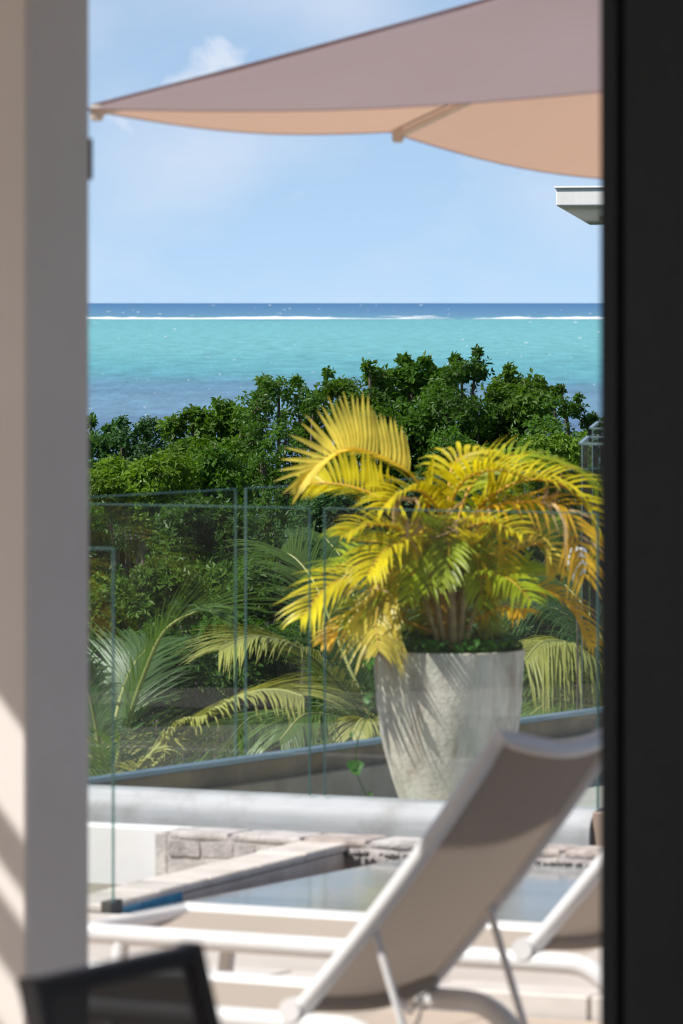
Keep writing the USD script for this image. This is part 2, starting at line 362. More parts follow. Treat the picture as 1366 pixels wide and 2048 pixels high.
SEA = -12.0
HS = CAMZ - SEA
K = HS * F
sea_stops = [(0.0, (0.06, 0.165, 0.305)), (8, (0.075, 0.20, 0.335)), (20, (0.11, 0.25, 0.37)), (29, (0.13, 0.30, 0.39)), (33.5, (0.14, 0.37, 0.40)), (36, (0.175, 0.455, 0.445)),
             (60, (0.20, 0.51, 0.485)), (95, (0.195, 0.505, 0.48)), (130, (0.15, 0.44, 0.45)), (152, (0.145, 0.385, 0.43)), (170, (0.155, 0.305, 0.39)), (195, (0.18, 0.33, 0.41)),
             (222, (0.205, 0.36, 0.45)), (250, (0.13, 0.215, 0.325)), (300, (0.14, 0.24, 0.34))]
M_sea = usdkit.material(stage, L + 'sea_look', {
    'g': ('geometry', {}), 'sx': ('separate_xyz', {}),
    'mp': ('mapping', {'scale': (0.010, 0.0020, 1)}), 'n': ('noise_texture', {'scale': 1.0, 'detail': 8.0, 'roughness': 0.6}),
    'off': ('math', {'math_type': 'multiply_add', 'value2': 60.0, 'value3': -30.0}),
    'dv': ('math', {'math_type': 'divide', 'value1': K}),
    'w1': ('math', {'math_type': 'multiply_add', 'value2': 0.5, 'value3': 0.75}),
    'wm': ('math', {'math_type': 'multiply'}),
    'sc': ('math', {'math_type': 'multiply', 'value2': 1.0 / 300.0}),
    'r': ('rgb_ramp', {'ramp': [(a / 300.0, (0.80 * c[0] + 0.012, 0.85 * c[1] + 0.012, 0.95 * c[2] + 0.012)) for a, c in sea_stops]}),
    'mp2': ('mapping', {'scale': (0.16, 0.02, 1)}), 'n2': ('noise_texture', {'scale': 1.0, 'detail': 9.0, 'roughness': 0.72}),
    'mr': ('map_range', {'from_min': 0.3, 'from_max': 0.7, 'to_min': 0.70, 'to_max': 1.28}),
    'mm': ('vector_math', {'math_type': 'scale'}),
    'mp3': ('mapping', {'scale': (0.5, 0.12, 1)}), 'n3': ('noise_texture', {'scale': 1.0, 'detail': 8.0, 'roughness': 0.7}), 'b': ('bump', {'strength': 0.9, 'distance': 1.2}),
    'd': ('diffuse_bsdf', {}), 's': ('glossy_bsdf', {'roughness': 0.25, 'color': (0.8, 0.9, 1.0)}), 'x': ('mix_closure', {'fac': 0.13})},
    [('g.position', 'sx.vector'), ('sx.y', 'dv.value2'), ('g.position', 'mp.vector'), ('mp.vector', 'n.vector'), ('n.fac', 'w1.value1'), ('dv.value', 'wm.value1'), ('w1.value', 'wm.value2'),
     ('wm.value', 'sc.value1'), ('sc.value', 'r.fac'), ('g.position', 'mp2.vector'), ('mp2.vector', 'n2.vector'), ('n2.fac', 'mr.value'), ('r.color', 'mm.vector1'), ('mr.result', 'mm.scale'),
     ('mm.vector', 'd.color'), ('g.position', 'mp3.vector'), ('mp3.vector', 'n3.vector'), ('n3.fac', 'b.height'), ('b.normal', 'd.normal'), ('b.normal', 's.normal'),
     ('d.BSDF', 'x.closure1'), ('s.BSDF', 'x.closure2')], surface='x.closure')
sv = [(-60000, 330, SEA), (60000, 330, SEA), (60000, 120000, SEA), (-60000, 120000, SEA)]
tag(MB().add(sv, [[0, 1, 2, 3]]).build('sea', M_sea), kind='structure')

M_foam = surf('foam_look', (0.82, 0.84, 0.85), (0.70, 0.74, 0.77), scale=0.3, rough=0.9, spec=0.2)
mb = MB()
dR = K / 32.6
for lane, (dd, amp, thr) in enumerate([(0, 0.42, 0.14), (40, 2.0, 0.45), (-90, 0.5, 0.42), (330, 0.75, 0.62), (800, 0.9, 0.70)]):
    n = 1400
    xx = np.linspace(-620, 620, n)
    p1 = meshkit.fbm(np.stack([xx * 0.012, xx * 0 + lane * 7.3, xx * 0], -1), 5, 11 + lane)
    p2 = meshkit.fbm(np.stack([xx * 0.09, xx * 0 + lane * 3.1, xx * 0], -1), 4, 21 + lane)
    hh = 1.25 * amp * np.clip((p1 - thr) * 5.5, 0, 1.7) * (0.55 + 0.9 * p2)
    yy = dR + dd + 60 * (meshkit.fbm(np.stack([xx * 0.004, xx * 0, xx * 0 + lane], -1), 3, 5) - 0.5)
    ok = hh > 0.08
    rows = [np.stack([xx, yy - 14 * np.clip(hh, 0, 2), xx * 0 + SEA + 0.02], -1), np.stack([xx, yy, SEA + 0.02 + hh], -1), np.stack([xx, yy + 5, xx * 0 + SEA + 0.02], -1)]
    v = np.stack(rows, 1).reshape(-1, 3)
    fs = []
    for k in range(n - 1):
        if ok[k] or ok[k + 1]:
            for a in range(2):
                fs.append([k * 3 + a, (k + 1) * 3 + a, (k + 1) * 3 + a + 1, k * 3 + a + 1])
    mb.add(v, fs)
tag(mb.build('reef_surf', M_foam, smooth=True), 'white line of surf breaking along the reef before the horizon', 'surf', kind='stuff')
mb = MB()
r2 = np.random.default_rng(31)
for k in range(150):
    off = r2.uniform(4, 31) if k < 36 else r2.uniform(38, 240)
    d = K / off
    x = r2.uniform(-0.055, 0.055) * d
    w = r2.uniform(1.2, 4) / F * d * (1.8 if r2.random() < 0.12 else 1)
    h = r2.uniform(0.35, 0.9) / F * d
    n = 7
    tt = np.linspace(-1, 1, n)
    hh = h * (1 - tt ** 2) * (0.5 + r2.random(n))
    v = np.concatenate([np.stack([x + tt * w, d - hh * 3, tt * 0 + SEA + 0.03], -1), np.stack([x + tt * w, tt * 0 + d, SEA + 0.03 + hh], -1), np.stack([x + tt * w, tt * 0 + d + h, tt * 0 + SEA + 0.03], -1)])
    mb.add(v, [[q * n + a, q * n + a + 1, (q + 1) * n + a + 1, (q + 1) * n + a] for q in range(2) for a in range(n - 1)])
tag(mb.build('whitecaps', M_foam, smooth=True), 'small white wave crests scattered over the lagoon and open sea', 'wave crests', kind='stuff')

# ------------------------------------------------------------------ terrace structure
mb = MB()
# lower terrace slab runs from behind the camera to the step; top at -0.06 under the tiles
stepP = pz(1000, 1985, 0.0)            # a point on the step's upper edge
def along(p, s, w=0.0, z=None):
    q = p + U * s + W * w
    if z is not None:
        q = V(q[0], q[1], z)
    return q
mb.box(along(stepP, -9, -40, -0.50), U * 24, W * 39.98, UP * 0.435)
tag(mb.build('lower_terrace', M_tile), kind='structure')
poolA = pz(215, 1825, 0.0)             # near left corner of the pool
wd = np.dot(poolA - stepP, W)          # depth of the upper deck strip
mb = MB()
mb.box(along(stepP, -9, 0.0, -0.50), U * 24, W * (wd - 0.02), UP * 0.50)
tag(mb.build('pool_deck', M_deck), kind='structure')
# strip of terrace left of the pool
lp = poolA - U * 0.0
mb = MB()
mb.box(along(poolA, -6.5, -0.018, -0.5), U * 6.44, W * 1.9, UP * 0.36)
tag(mb.build('side_channel', M_ledge), kind='structure')

# white nosing stones along the step, each a piece
stepRun = np.dot(poolA - stepP, U)
step = thing('step_edge', 'pale stone edging of the low step between the two terrace levels', 'step edge')
for k in range(9):
    s0 = -2.0 + k * 0.45
    MB().rbox(along(stepP, s0 + 0.003, -0.014, -0.062), U * 0.444, W * 0.16, UP * (0.066 + 0.0015 * (k % 3)), 0.006).build('edging_stone', M_nosing, step)
# lower terrace tiles near the loungers
tl = tag(UsdGeom.Xform.Define(stage, '/World/terrace_tiles').GetPrim(), kind='structure')
for a in range(-4, 5):
    for b in range(0, 6):
        o = along(stepP, a * 0.5, -0.024 - (b + 1) * 0.6, -0.064)
        MB().rbox(o + U * 0.002 + W * 0.002, U * 0.496, W * 0.596, UP * (0.012 + 0.0008 * ((a * 3 + b) % 3)), 0.002).build('tile', M_tile, tl)

# pool
cw = 0.40                                               # width of the side coping
poolW = 1.90                                            # pool length seen, along W
mb = MB()
wl = W * (poolW + 0.02)
bas = along(poolA, 0.0, -0.004, -1.25)
mb.box(bas, U * 7.0, W * (poolW + 0.05), UP * 0.05)
tag(mb.build('pool_floor', M_bluetile), kind='structure')
g = along(poolA, 0.0, 0.0, -0.010)
q = 60
v, f = [], []
uu = np.linspace(0.002, 7.0, 120); ww = np.linspace(-0.016, poolW + 0.04, 50)
UUg, WWg = np.meshgrid(uu, ww)
pts = g + UUg[..., None] * U + WWg[..., None] * W
i, j = np.meshgrid(np.arange(len(ww) - 1), np.arange(len(uu) - 1), indexing='ij')
nn = len(uu)
tag(MB().add(pts.reshape(-1, 3), np.stack([i * nn + j, i * nn + j + 1, (i + 1) * nn + j + 1, (i + 1) * nn + j], -1).reshape(-1, 4)).build('pool_water', M_water, smooth=True), kind='structure')
edge = thing('pool_edge', 'pale overflow edge with blue tiles along the near side of the pool', 'pool edge')
for k in range(12):
    MB().rbox(along(poolA, 0.06 + k * 0.42, -0.10, -0.12), U * 0.415, W * 0.082, UP * (0.1235 + 0.001 * (k % 2)), 0.004).build('edge_stone', M_nosing, edge)
for k in range(30):
    MB().box(along(poolA, 0.07 + k * 0.155, 0.045, -0.20), U * 0.15, W * (0.012 + 0.014 * ((k * 7) % 3)), UP * 0.1925).build('blue_tile', M_bluetile, edge)
# coping beam on the left of the pool: follows the pool's left side, glass stands on its near end
cop = thing('pool_coping', 'weathered stone coping beam running back along the left side of the pool', 'coping')
Wc = nrm(pz(690, 1703, 0.0) - poolA)                    # its own direction on the plan
Uc = V(Wc[1], -Wc[0], 0)
ncop = 5
clen = np.linalg.norm(pz(690, 1703, 0.0) - poolA) + 0.05
for k in range(ncop):
    o = poolA - Uc * 0.17 + Wc * (k * clen / ncop + 0.002)
    MB().rbox(V(o[0], o[1], -0.002), Uc * (0.17 - 0.001 * (k % 2)), Wc * (clen / ncop - 0.004), UP * (0.024 + 0.001 * ((k * 2) % 3)), 0.005).build('coping_stone', M_coping, cop)
o = poolA - Uc * 0.166
MB().box(V(o[0], o[1], -0.4), Uc * 0.162, Wc * clen, UP * 0.396).build('beam', M_coping, cop)
for k in range(3):
    o = poolA + Wc * (0.10 + 0.15 * k) + Uc * 0.0
    MB().box(V(o[0], o[1], -0.16), Uc * 0.004, Wc * 0.145, UP * 0.166).build('blue_tile', M_bluetile, cop)
MB().box(V(*(poolA + Wc * 0.0)[:2], -0.12) - Uc * 0.02, Uc * 0.030, Wc * 0.085, UP * 0.150).build('corner_cap', M_darkmetal2, cop)
# front-left kerb of the coping, under the third glass panel
MB().rbox(along(poolA, -3.4, 0.01, -0.12), U * 3.12, W * 0.15, UP * 0.150, 0.006).build('kerb', M_nosing, cop)

# stone wall at the back of the pool
sw0 = pz(307, 1741, -0.02)
sw0 = V(sw0[0], sw0[1], 0)
# distance chosen so that the waterline falls where the photograph has it
wallP = poolA + W * poolW
s_left = np.dot(V(*(px(272, 1700, 17.95)), )[:3] - wallP, U)
wall = thing('pool_stone_wall', 'low rough mottled stone wall along the back of the pool', 'wall')
H0, H1 = -0.35, 0.035
length = 5.2
MB().box(along(wallP, s_left + 0.004, 0.003, H0), U * length, W * 0.16, UP * (H1 - 0.012 - H0)).build('core', M_mortar, wall)
r3 = np.random.default_rng(5)
x0 = 0.05
MB().rbox(along(wallP, s_left, 0.0, H0), U * 0.048, W * 0.17, UP * (H1 - H0 - 0.004), 0.006).build('end_pier', M_stone[2], wall)
def rough_block(o, a, b, c, amp, seed):
    m = trimesh.creation.box(extents=[1, 1, 1]).subdivide().subdivide()
    vv = np.array(m.vertices)
    sc = np.array([np.linalg.norm(a), np.linalg.norm(b), np.linalg.norm(c)])
    w = vv * 2
    s = w / np.maximum(1e-9, (np.abs(w) ** 14).sum(1, keepdims=True) ** (1 / 14.0)) / 2
    wp = o + (s[:, :1] + 0.5) * a + (s[:, 1:2] + 0.5) * b + (s[:, 2:] + 0.5) * c
    d = meshkit.fbm(wp * 28 + seed, 3, seed) - 0.5
    wp = wp + (s / np.linalg.norm(s, axis=1, keepdims=True)) @ np.stack([nrm(a), nrm(b), nrm(c)]) * (d * amp)[:, None]
    return MB().add(wp, m.faces)
for row, (z0, z1) in enumerate([(-0.12, -0.045), (-0.043, 0.008)]):
    s = 0.05
    while s < 2.3:
        w = r3.uniform(0.06, 0.15)
        rough_block(along(wallP, s_left + s, r3.uniform(-0.006, 0.006), z0), U * (w - 0.0016), W * 0.05, UP * (z1 - z0 - 0.0012), 0.006, int(r3.integers(1, 999))).build('stone', M_stone[(0, 2, 0)[int(r3.integers(0, 3))]], wall, smooth=40)
        s += w
s = 0.05
while s < 2.3:
    w = r3.uniform(0.22, 0.4)
    rough_block(along(wallP, s_left + s, -0.003, 0.010), U * (w - 0.004), W * 0.18, UP * 0.026, 0.004, int(r3.integers(1, 999))).build('cap_stone', M_stone[2 if r3.random() < 0.6 else 1], wall, smooth=40)
    s += w
mb = MB()
for k in range(90):
    s = r3.uniform(0.6, 2.2)
    c = along(wallP, s_left + s, -0.012 - r3.uniform(0, 0.02), -0.012 + r3.uniform(0, 0.008))
    m = trimesh.creation.icosphere(1, r3.uniform(0.006, 0.014))
    mb.add(np.array(m.vertices) * [1, 1, 0.7] + c, m.faces)
tag(mb.build('waterline_pebbles', M_wetstone, wall, smooth=True), kind='stuff')

# white wall block left of the stone wall
wb = px(190, 1700, 18.35)
mb = MB()
rgt = along(wallP, s_left - 0.012, 0.25)
mb.rbox(V(rgt[0], 18.25, -0.62) - U * 2.2, U * 2.19, W * 0.1, UP * 0.640, 0.006)
tag(mb.build('white_wall_block', M_whitewall), 'bright white low wall block left of the rough stone wall', 'wall')

# steel upstand under the near glass
nbL, nbR = pz(190, 1575, 0.0), pz(1183, 1619, 0.0)
nd = nrm(nbR - nbL); nw = V(-nd[1], nd[0], 0)
ups = thing('steel_upstand', 'rounded pale grey steel upstand carrying the near glass balustrade', 'upstand')
prof = [(0.0, 0.0)]
R = 0.085
pr = [(-0.02, -0.145), (0.10, -0.145), (0.10, 0.0)] + [(R - 0.02 - R * math.sin(t) - 0.0, -R + R * math.cos(t)) for t in np.linspace(0, math.pi / 2 * 0.98, 9)] + [(-0.022, -0.10)]
o = nbL - nd * 1.6
ln = np.linalg.norm(nbR - nbL) + 1.6
v = np.array([[o + nw * a + UP * b, o + nd * ln + nw * a + UP * b] for a, b in pr]).reshape(-1, 3)
k = len(pr)
fs = [[2 * a, 2 * ((a + 1) % k), 2 * ((a + 1) % k) + 1, 2 * a + 1] for a in range(k)]
tris = np.vstack([np.array(fs)[:, [0, 1, 2]], np.array(fs)[:, [0, 2, 3]], [[0, 2 * a, 2 * (a + 1)] for a in range(1, k - 1)], [[1, 2 * (a + 1) + 1, 2 * a + 1] for a in range(1, k - 1)]])
m = trimesh.Trimesh(v, tris, process=False); m.fix_normals()
MB().add(m.vertices, m.faces).build('beam', M_beam, ups, smooth=25)
endp = nbR + nd * 0.002
mb = MB(); mb.rbox(V(endp[0], endp[1], -0.16), nd * 0.16, nw * 0.12, UP * 0.150, 0.003)
tag(mb.build('end_block', M_block), 'small brown masonry block closing the right end of the steel upstand', 'block')

# pot terrace between the near and the far glass
ftL, ftM, ftR = pz(185, 1560, 0.0), pz(475, 1513, 0.0), pz(1195, 1420, 0.0)
fd = nrm(ftR - ftL); fw = V(-fd[1], fd[0], 0)
corner = ftL - fd * 0.35
mb = MB()
mb.add([V(*(corner - nd * 0.3 + nw * 0.03)[:2], -0.29), V(*(nbR + nd * 6 + nw * 0.08)[:2], -0.29), V(*(ftR + fd * 5)[:2], -0.29), V(*(corner + fw * 0.1)[:2], -0.29)], [[0, 1, 2, 3]])
v4 = mb.v[0]
mb2 = MB(); m = trimesh.Trimesh(np.vstack([v4, v4 - [0, 0, 0.25]]), [[0, 1, 2], [0, 2, 3], [4, 6, 5], [4, 7, 6], [0, 4, 5], [0, 5, 1], [1, 5, 6], [1, 6, 2], [2, 6, 7], [2, 7, 3], [3, 7, 4], [3, 4, 0]], process=False)
m.fix_normals(); mb2.add(m.vertices, m.faces)
tag(mb2.build('pot_terrace', M_paving), kind='structure')
par = thing('far_parapet', 'low brown parapet wall with blue grey channel under the far glass', 'parapet')
plen = np.linalg.norm(ftR - ftL) + 2.4
MB().box(V(*(corner)[:2], -0.60), fd * plen, fw * 0.16, UP * 0.585).build('wall', M_brownwall, par)
MB().rbox(V(*(corner - fw * 0.045)[:2], -0.55), fd * plen, fw * 0.044, UP * 0.462, 0.006).build('ledge', M_ledge, par)
MB().rbox(V(*(corner - fw * 0.012)[:2], -0.014), fd * plen, fw * 0.07, UP * 0.018, 0.003).build('channel', M_bluerail, par)


# ------------------------------------------------------------------ glass
def glass_panel(name, label, cat, a, b, z0, z1, th=0.010, group=None, both=(True, True), top=True):
    """upright glass sheet from the plan point a to b"""
    a, b = V(a[0], a[1], 0), V(b[0], b[1], 0)
    d = nrm(b - a); w = V(-d[1], d[0], 0); ln = np.linalg.norm(b - a)
    t = thing(name, label, cat, group)
    MB().box(a + UP * z0 + d * 0.004, d * (ln - 0.008), w * th, UP * (z1 - z0 - 0.004)).build('pane', M_glass, t)
    if top:
        MB().box(a + UP * (z1 - 0.0039) - w * 0.0005, d * ln, w * (th + 0.001), UP * 0.0049).build('edge', M_edge, t)
    if both[0]:
        MB().box(a + UP * z0 - w * 0.0005, d * 0.0038, w * (th + 0.001), UP * (z1 - z0 - 0.0042)).build('edge', M_edge, t)
    if both[1]:
        MB().box(b + UP * z0 - w * 0.0005, -d * 0.0038, w * (th + 0.001), UP * (z1 - z0 - 0.0042)).build('edge', M_edge, t)
    return t


def on_near(x):
    """plan point of the near glass line at the photograph's column x"""
    k = (x - 683.0) / F
    p = nbL + nw * 0.03
    s = (k * p[1] - p[0]) / (nd[0] - k * nd[1])
    return p + nd * s


def on_far(x):
    k = (x - 683.0) / F
    p = ftL + fw * 0.03
    s = (k * p[1] - p[0]) / (fd[0] - k * fd[1])
    return p + fd * s


glass_panel('glass_balustrade', 'near balustrade glass panel left of the potted palm', 'glass balustrade', on_near(190) - nd * 1.1, on_near(619), 0.002, 1.0, both=(False, True))
glass_panel('glass_balustrade', 'near balustrade glass panel in front of the potted palm', 'glass balustrade', on_near(647), on_near(1195), 0.002, 1.0)
glass_panel('glass_balustrade', 'far balustrade glass panel at the left before the coconut palms', 'glass balustrade', corner + fw * 0.03, on_far(474), 0.006, 1.013, both=(False, True))
glass_panel('glass_balustrade', 'far balustrade glass panel passing behind the potted palm', 'glass balustrade', on_far(493), on_far(1262), 0.006, 1.013)
p3 = pz(226, 1808, 0.032)
U3 = axes(27.0)[0]
glass_panel('glass_balustrade', 'nearest glass panel, its end standing on the pool coping corner', 'glass balustrade', p3 - U3 * 1.6, p3, 0.034, 1.025, both=(False, True))
# glass screens of the next terrace, seen at the right between palm and door frame
def screen(label, A, B):
    a, b = px(A[0], A[1], A[2]), px(B[0], B[1], B[2])
    t = thing('glass_screen', label, 'glass screen')
    z1a = a[2]
    def pane(p, q, z1, start=True):
        d = nrm(V(q[0] - p[0], q[1] - p[1], 0)); w = V(-d[1], d[0], 0); ln = math.hypot(q[0] - p[0], q[1] - p[1])
        o = V(p[0], p[1], -0.6)
        MB().box(o + d * 0.006, d * (ln - 0.012), w * 0.012, UP * (z1 + 0.596)).build('pane', M_glass, t)
        MB().box(o + UP * (z1 + 0.5965) - w * 0.002, d * ln, w * 0.016, UP * 0.009).build('edge', M_edge2, t)
        if start:
            MB().box(o - w * 0.002, d * 0.0035, w * 0.0125, UP * (z1 + 0.596)).build('edge', M_edge2, t)
    pane(a, a + V(2.2, -0.3, 0), a[2])
    pane(a + V(0.0, 0.02, 0), b, a[2], False)
    pane(b, b + V(2.2, -0.3, 0), a[2], False)
screen('nearer upright glass screen right of the palm with a slanting corner edge', (1163, 888, 26.5), (1178, 874, 27.85))
screen('farther, higher glass screen against the trees beside the dark door frame', (1184, 857, 28.9), (1198, 844, 30.4))

# ------------------------------------------------------------------ pot and its plants
POT = px(898, 1300, 21.0)
pc = V(POT[0], POT[1], 0)
pot = thing('plant_pot', 'large weathered grey concrete pot behind the near glass', 'pot')
prof = [(0.0, -0.288), (0.135, -0.288), (0.150, -0.28), (0.182, -0.13), (0.215, -0.03), (0.240, 0.06), (0.256, 0.13), (0.268, 0.22), (0.275, 0.32), (0.278, 0.40), (0.280, 0.425), (0.277, 0.431), (0.262, 0.431), (0.257, 0.42), (0.25, 0.34), (0.0, 0.34)]
M_pot = usdkit.material(stage, L + 'pot_concrete_look', {
    'g': ('geometry', {}), 'mp': ('mapping', {'scale': (1, 1, 0.35)}), 'n': ('noise_texture', {'scale': 7.0, 'detail': 8.0, 'roughness': 0.65}),
    'r': ('rgb_ramp', {'ramp': [(0.0, (0.42, 0.385, 0.33)), (0.36, (0.54, 0.495, 0.42)), (0.52, (0.64, 0.59, 0.50)), (0.7, (0.70, 0.655, 0.57)), (1, (0.70, 0.655, 0.57))]}),
    'n2': ('noise_texture', {'scale': 11.0, 'detail': 9.0, 'roughness': 0.7, 'distortion': 0.6}), 'r2': ('rgb_ramp', {'ramp': [(0.46, (0, 0, 0)), (0.66, (0.75, 0.75, 0.75))]}),
    'm2': ('mix_color', {'b': (0.28, 0.21, 0.15)}),
    'n3': ('noise_texture', {'scale': 4.0, 'detail': 4.0}), 'r3': ('rgb_ramp', {'ramp': [(0.5, (0, 0, 0)), (0.68, (0.6, 0.6, 0.6))]}), 'm3': ('mix_color', {'b': (0.40, 0.44, 0.36)}),
    'nb': ('noise_texture', {'scale': 60.0, 'detail': 6.0}), 'b': ('bump', {'strength': 0.4, 'distance': 0.01}),
    'p': ('principled_bsdf', {'roughness': 0.85, 'specular_ior_level': 0.2})},
    [('g.position', 'mp.vector'), ('mp.vector', 'n.vector'), ('n.fac', 'r.fac'), ('mp.vector', 'n2.vector'), ('n2.fac', 'r2.fac'), ('r2.color', 'm2.fac'), ('r.color', 'm2.a'),
     ('g.position', 'n3.vector'), ('n3.fac', 'r3.fac'), ('r3.color', 'm3.fac'), ('m2.result', 'm3.a'), ('m3.result', 'p.base_color'), ('g.position', 'nb.vector'), ('nb.fac', 'b.height'), ('b.normal', 'p.normal')], surface='p.BSDF')
mb = MB().lathe(prof, pc, 96)
vv, ff = mb.mesh()
ang = np.arctan2(vv[:, 1] - pc[1], vv[:, 0] - pc[0])
vv = vv + np.stack([np.cos(ang), np.sin(ang), ang * 0], -1) * ((meshkit.fbm(vv * 6, 3, 4) - 0.5) * 0.008)[:, None]
MB().add(vv, ff).build('bowl', M_pot, pot, smooth=40)
M_soil2 = surf('potting_soil_look', (0.05, 0.035, 0.025), (0.09, 0.065, 0.045), scale=30, rough=0.95, bump=0.8, bscale=120)
ss = MB().lathe([(0.0, 0.375), (0.10, 0.372), (0.2, 0.362), (0.254, 0.352)], pc, 40)
vv, ff = ss.mesh(); vv[:, 2] += (meshkit.fbm(vv * 20, 3, 8) - 0.5) * 0.02
MB().add(vv, ff).build('soil', M_soil2, pot, smooth=True)

M_areca = [leafmat('yellow_leaf_look', [(0, (0.70, 0.60, 0.02)), (0.35, (0.62, 0.58, 0.02)), (0.7, (0.48, 0.53, 0.02)), (1, (0.74, 0.54, 0.03))], (1.05, 1.0, 0.5), 0.45, nscale=9.0),
           leafmat('golden_leaf_look', [(0, (0.74, 0.46, 0.03)), (0.5, (0.70, 0.40, 0.02)), (1, (0.72, 0.56, 0.07))], (1.05, 0.95, 0.45), 0.44, nscale=9.0),
           leafmat('green_yellow_leaf_look', [(0, (0.36, 0.44, 0.02)), (0.5, (0.52, 0.52, 0.02)), (1, (0.26, 0.38, 0.02))], (1.1, 1.1, 0.5), 0.45, nscale=9.0),
           leafmat('pale_leaf_look', [(0, (0.78, 0.64, 0.09)), (0.5, (0.74, 0.60, 0.05)), (1, (0.66, 0.55, 0.04))], (1.0, 0.95, 0.6), 0.38, nscale=9.0)]
M_rachis = surf('orange_stalk_look', (0.60, 0.30, 0.02), (0.56, 0.38, 0.03), scale=20, rough=0.4)
M_dry = leafmat('dry_leaf_look', [(0, (0.52, 0.36, 0.17)), (0.5, (0.64, 0.52, 0.34)), (1, (0.42, 0.24, 0.07))], (0.8, 0.6, 0.4), 0.2, nscale=12.0)
M_stem = surf('palm_stem_look', (0.24, 0.16, 0.09), (0.44, 0.34, 0.12), scale=14, rough=0.6, stretch=(1, 1, 3))

palm = thing('potted_palm', 'bushy yellow areca palm growing in the concrete pot', 'palm')
PC = POT + V(0, 0, 0)
budget = [300]
prand = np.random.default_rng(77)


def leaflet(base, d, up, ln, wd, droop, n=4, fold=0.25, curl=0.0):
    """one lance-shaped leaflet: n segments, two faces across with a shallow fold"""
    t = np.linspace(0, 1, n + 1)
    side = nrm(np.cross(d, up))
    c = base + d * (t * ln)[:, None] + V(0, 0, -1) * (droop * ln * t ** 2.2)[:, None] + side * (curl * ln * t ** 2)[:, None]
    w = wd * np.clip(np.minimum(t * 5 + 0.35, 1.0) * (1 - t ** 2.4), 0.03, 1)
    l = c + side * w[:, None] + up * (fold * w)[:, None]
    r = c - side * w[:, None] + up * (fold * w)[:, None]
    v = np.stack([l, c, r], 1).reshape(-1, 3)
    f = []
    for k in range(n):
        for a in range(2):
            f.append([k * 3 + a, k * 3 + a + 1, (k + 1) * 3 + a + 1, (k + 1) * 3 + a])
    return v, f


def areca_frond(ctrl, depth_tip, mat, ln=0.20, npair=26, lift=0.55, droop=0.25, start=0.22, main=False, wdt=0.0092, side_bias=(1.0, 1.0), depth0=21.0, bend=None, dry=0.0, comb=False):
    """ctrl: photograph points of the midrib; it leaves the pot's crown and ends depth_tip metres nearer or farther"""
    n = len(ctrl)
    pts = [px(x, y, depth0 + depth_tip * (k / (n - 1)) ** 1.2) for k, (x, y) in enumerate(ctrl)]
    c = bez(pts, 40)
    fr = MB().tube(c, np.linspace(0.0085, 0.0022, 40), 6).build('frond', M_rachis, palm, smooth=True)
    rest = MB()
    T = np.gradient(c, axis=0)
    T /= np.linalg.norm(T, axis=1, keepdims=True)
    ref = nrm(V(0, -0.25, 1.0))
    for k in range(npair):
        u = start + (0.995 - start) * (k + prand.uniform(-0.2, 0.2)) / (npair - 1)
        u = min(max(u, 0), 1)
        q = u * 39; a = min(int(q), 38); b = c[a] + (c[a + 1] - c[a]) * (q - a); t = T[a]
        side = nrm(np.cross(t, ref)); up = nrm(np.cross(side, t))
        if up[2] < 0 and bend is None:
            up = -up
        prof = 0.55 + 0.75 * math.sin(math.pi * min(1, (u - start) / (1 - start) * 0.86 + 0.14)) ** 0.8
        prof *= 1.0 if u < 0.9 else 0.8
        for s in (-1, 1):
            bias = side_bias[0] if s < 0 else side_bias[1]
            if bias < 0.05:
                continue
            d = nrm(t * (0.50 + 0.35 * u) + side * s * 0.75 + up * (lift + prand.uniform(-0.1, 0.1)))
            if comb:
                k2 = max(0.0, (u - 0.60) / 0.40)
                if s > 0:
                    d = nrm(t * (0.10 + 0.75 * k2) + V(0, 0, 1) * (1.0 - 1.25 * k2) + side * 0.10 + V(prand.uniform(-0.05, 0.05), 0.1, 0))
                else:
                    d = nrm(t * 0.85 + V(0, -0.75, 0) - V(0, 0, 0.25 + 0.5 * k2))
                up = V(0, -1, 0) if s > 0 else V(0, 0, 1)
            l, f = ln * prof * bias * prand.uniform(0.88, 1.08), None
            isdry = prand.random() < dry
            v, f = leaflet(b, d, nrm(np.cross(nrm(np.cross(d, up)), d)), l, wdt * prand.uniform(0.85, 1.15), droop * prand.uniform(0.6, 1.4), curl=prand.uniform(-0.08, 0.08))
            if main and budget[0] > 0:
                budget[0] -= 1
                MB().add(v, f).build('leaflet', M_dry if isdry else mat, fr)
            else:
                rest.add(v, f)
    if rest.v:
        tag(rest.build('leaflets', mat, fr), kind='stuff')
    return fr


Y_, G_, N_, P_ = M_areca
# the large upper fronds first (their leaflets are parts), then the bush below
areca_frond([(880, 1120), (852, 1000), (822, 950), (772, 917), (719, 899), (681, 901), (636, 930), (604, 970)], -0.10, P_, ln=0.168, npair=33, lift=1.5, droop=0.06, main=True, side_bias=(0.62, 1), wdt=0.0105, comb=True, start=0.30)
areca_frond([(915, 1110), (945, 1035), (963, 1010), (997, 983), (1043, 962), (1091, 961), (1140, 980), (1180, 1030), (1198, 1110)], -0.15, Y_, ln=0.17, npair=26, lift=0.55, droop=0.40, main=True, dry=0.04)
areca_frond([(870, 1120), (792, 1022), (753, 993), (705, 974), (657, 966), (615, 965)], 0.15, Y_, ln=0.15, npair=24, lift=1.0, droop=0.15, main=True, side_bias=(0.7, 1), comb=True)
areca_frond([(905, 1100), (898, 1000), (905, 935), (940, 907), (985, 915), (1020, 950)], 0.25, Y_, ln=0.16, npair=20, lift=0.25, droop=0.45, main=True)
areca_frond([(920, 1110), (946, 1032), (1000, 1010), (1060, 1004), (1120, 1012), (1150, 1070), (1168, 1150)], -0.30, G_, ln=0.17, npair=24, lift=0.35, droop=0.55, main=True, dry=0.15)
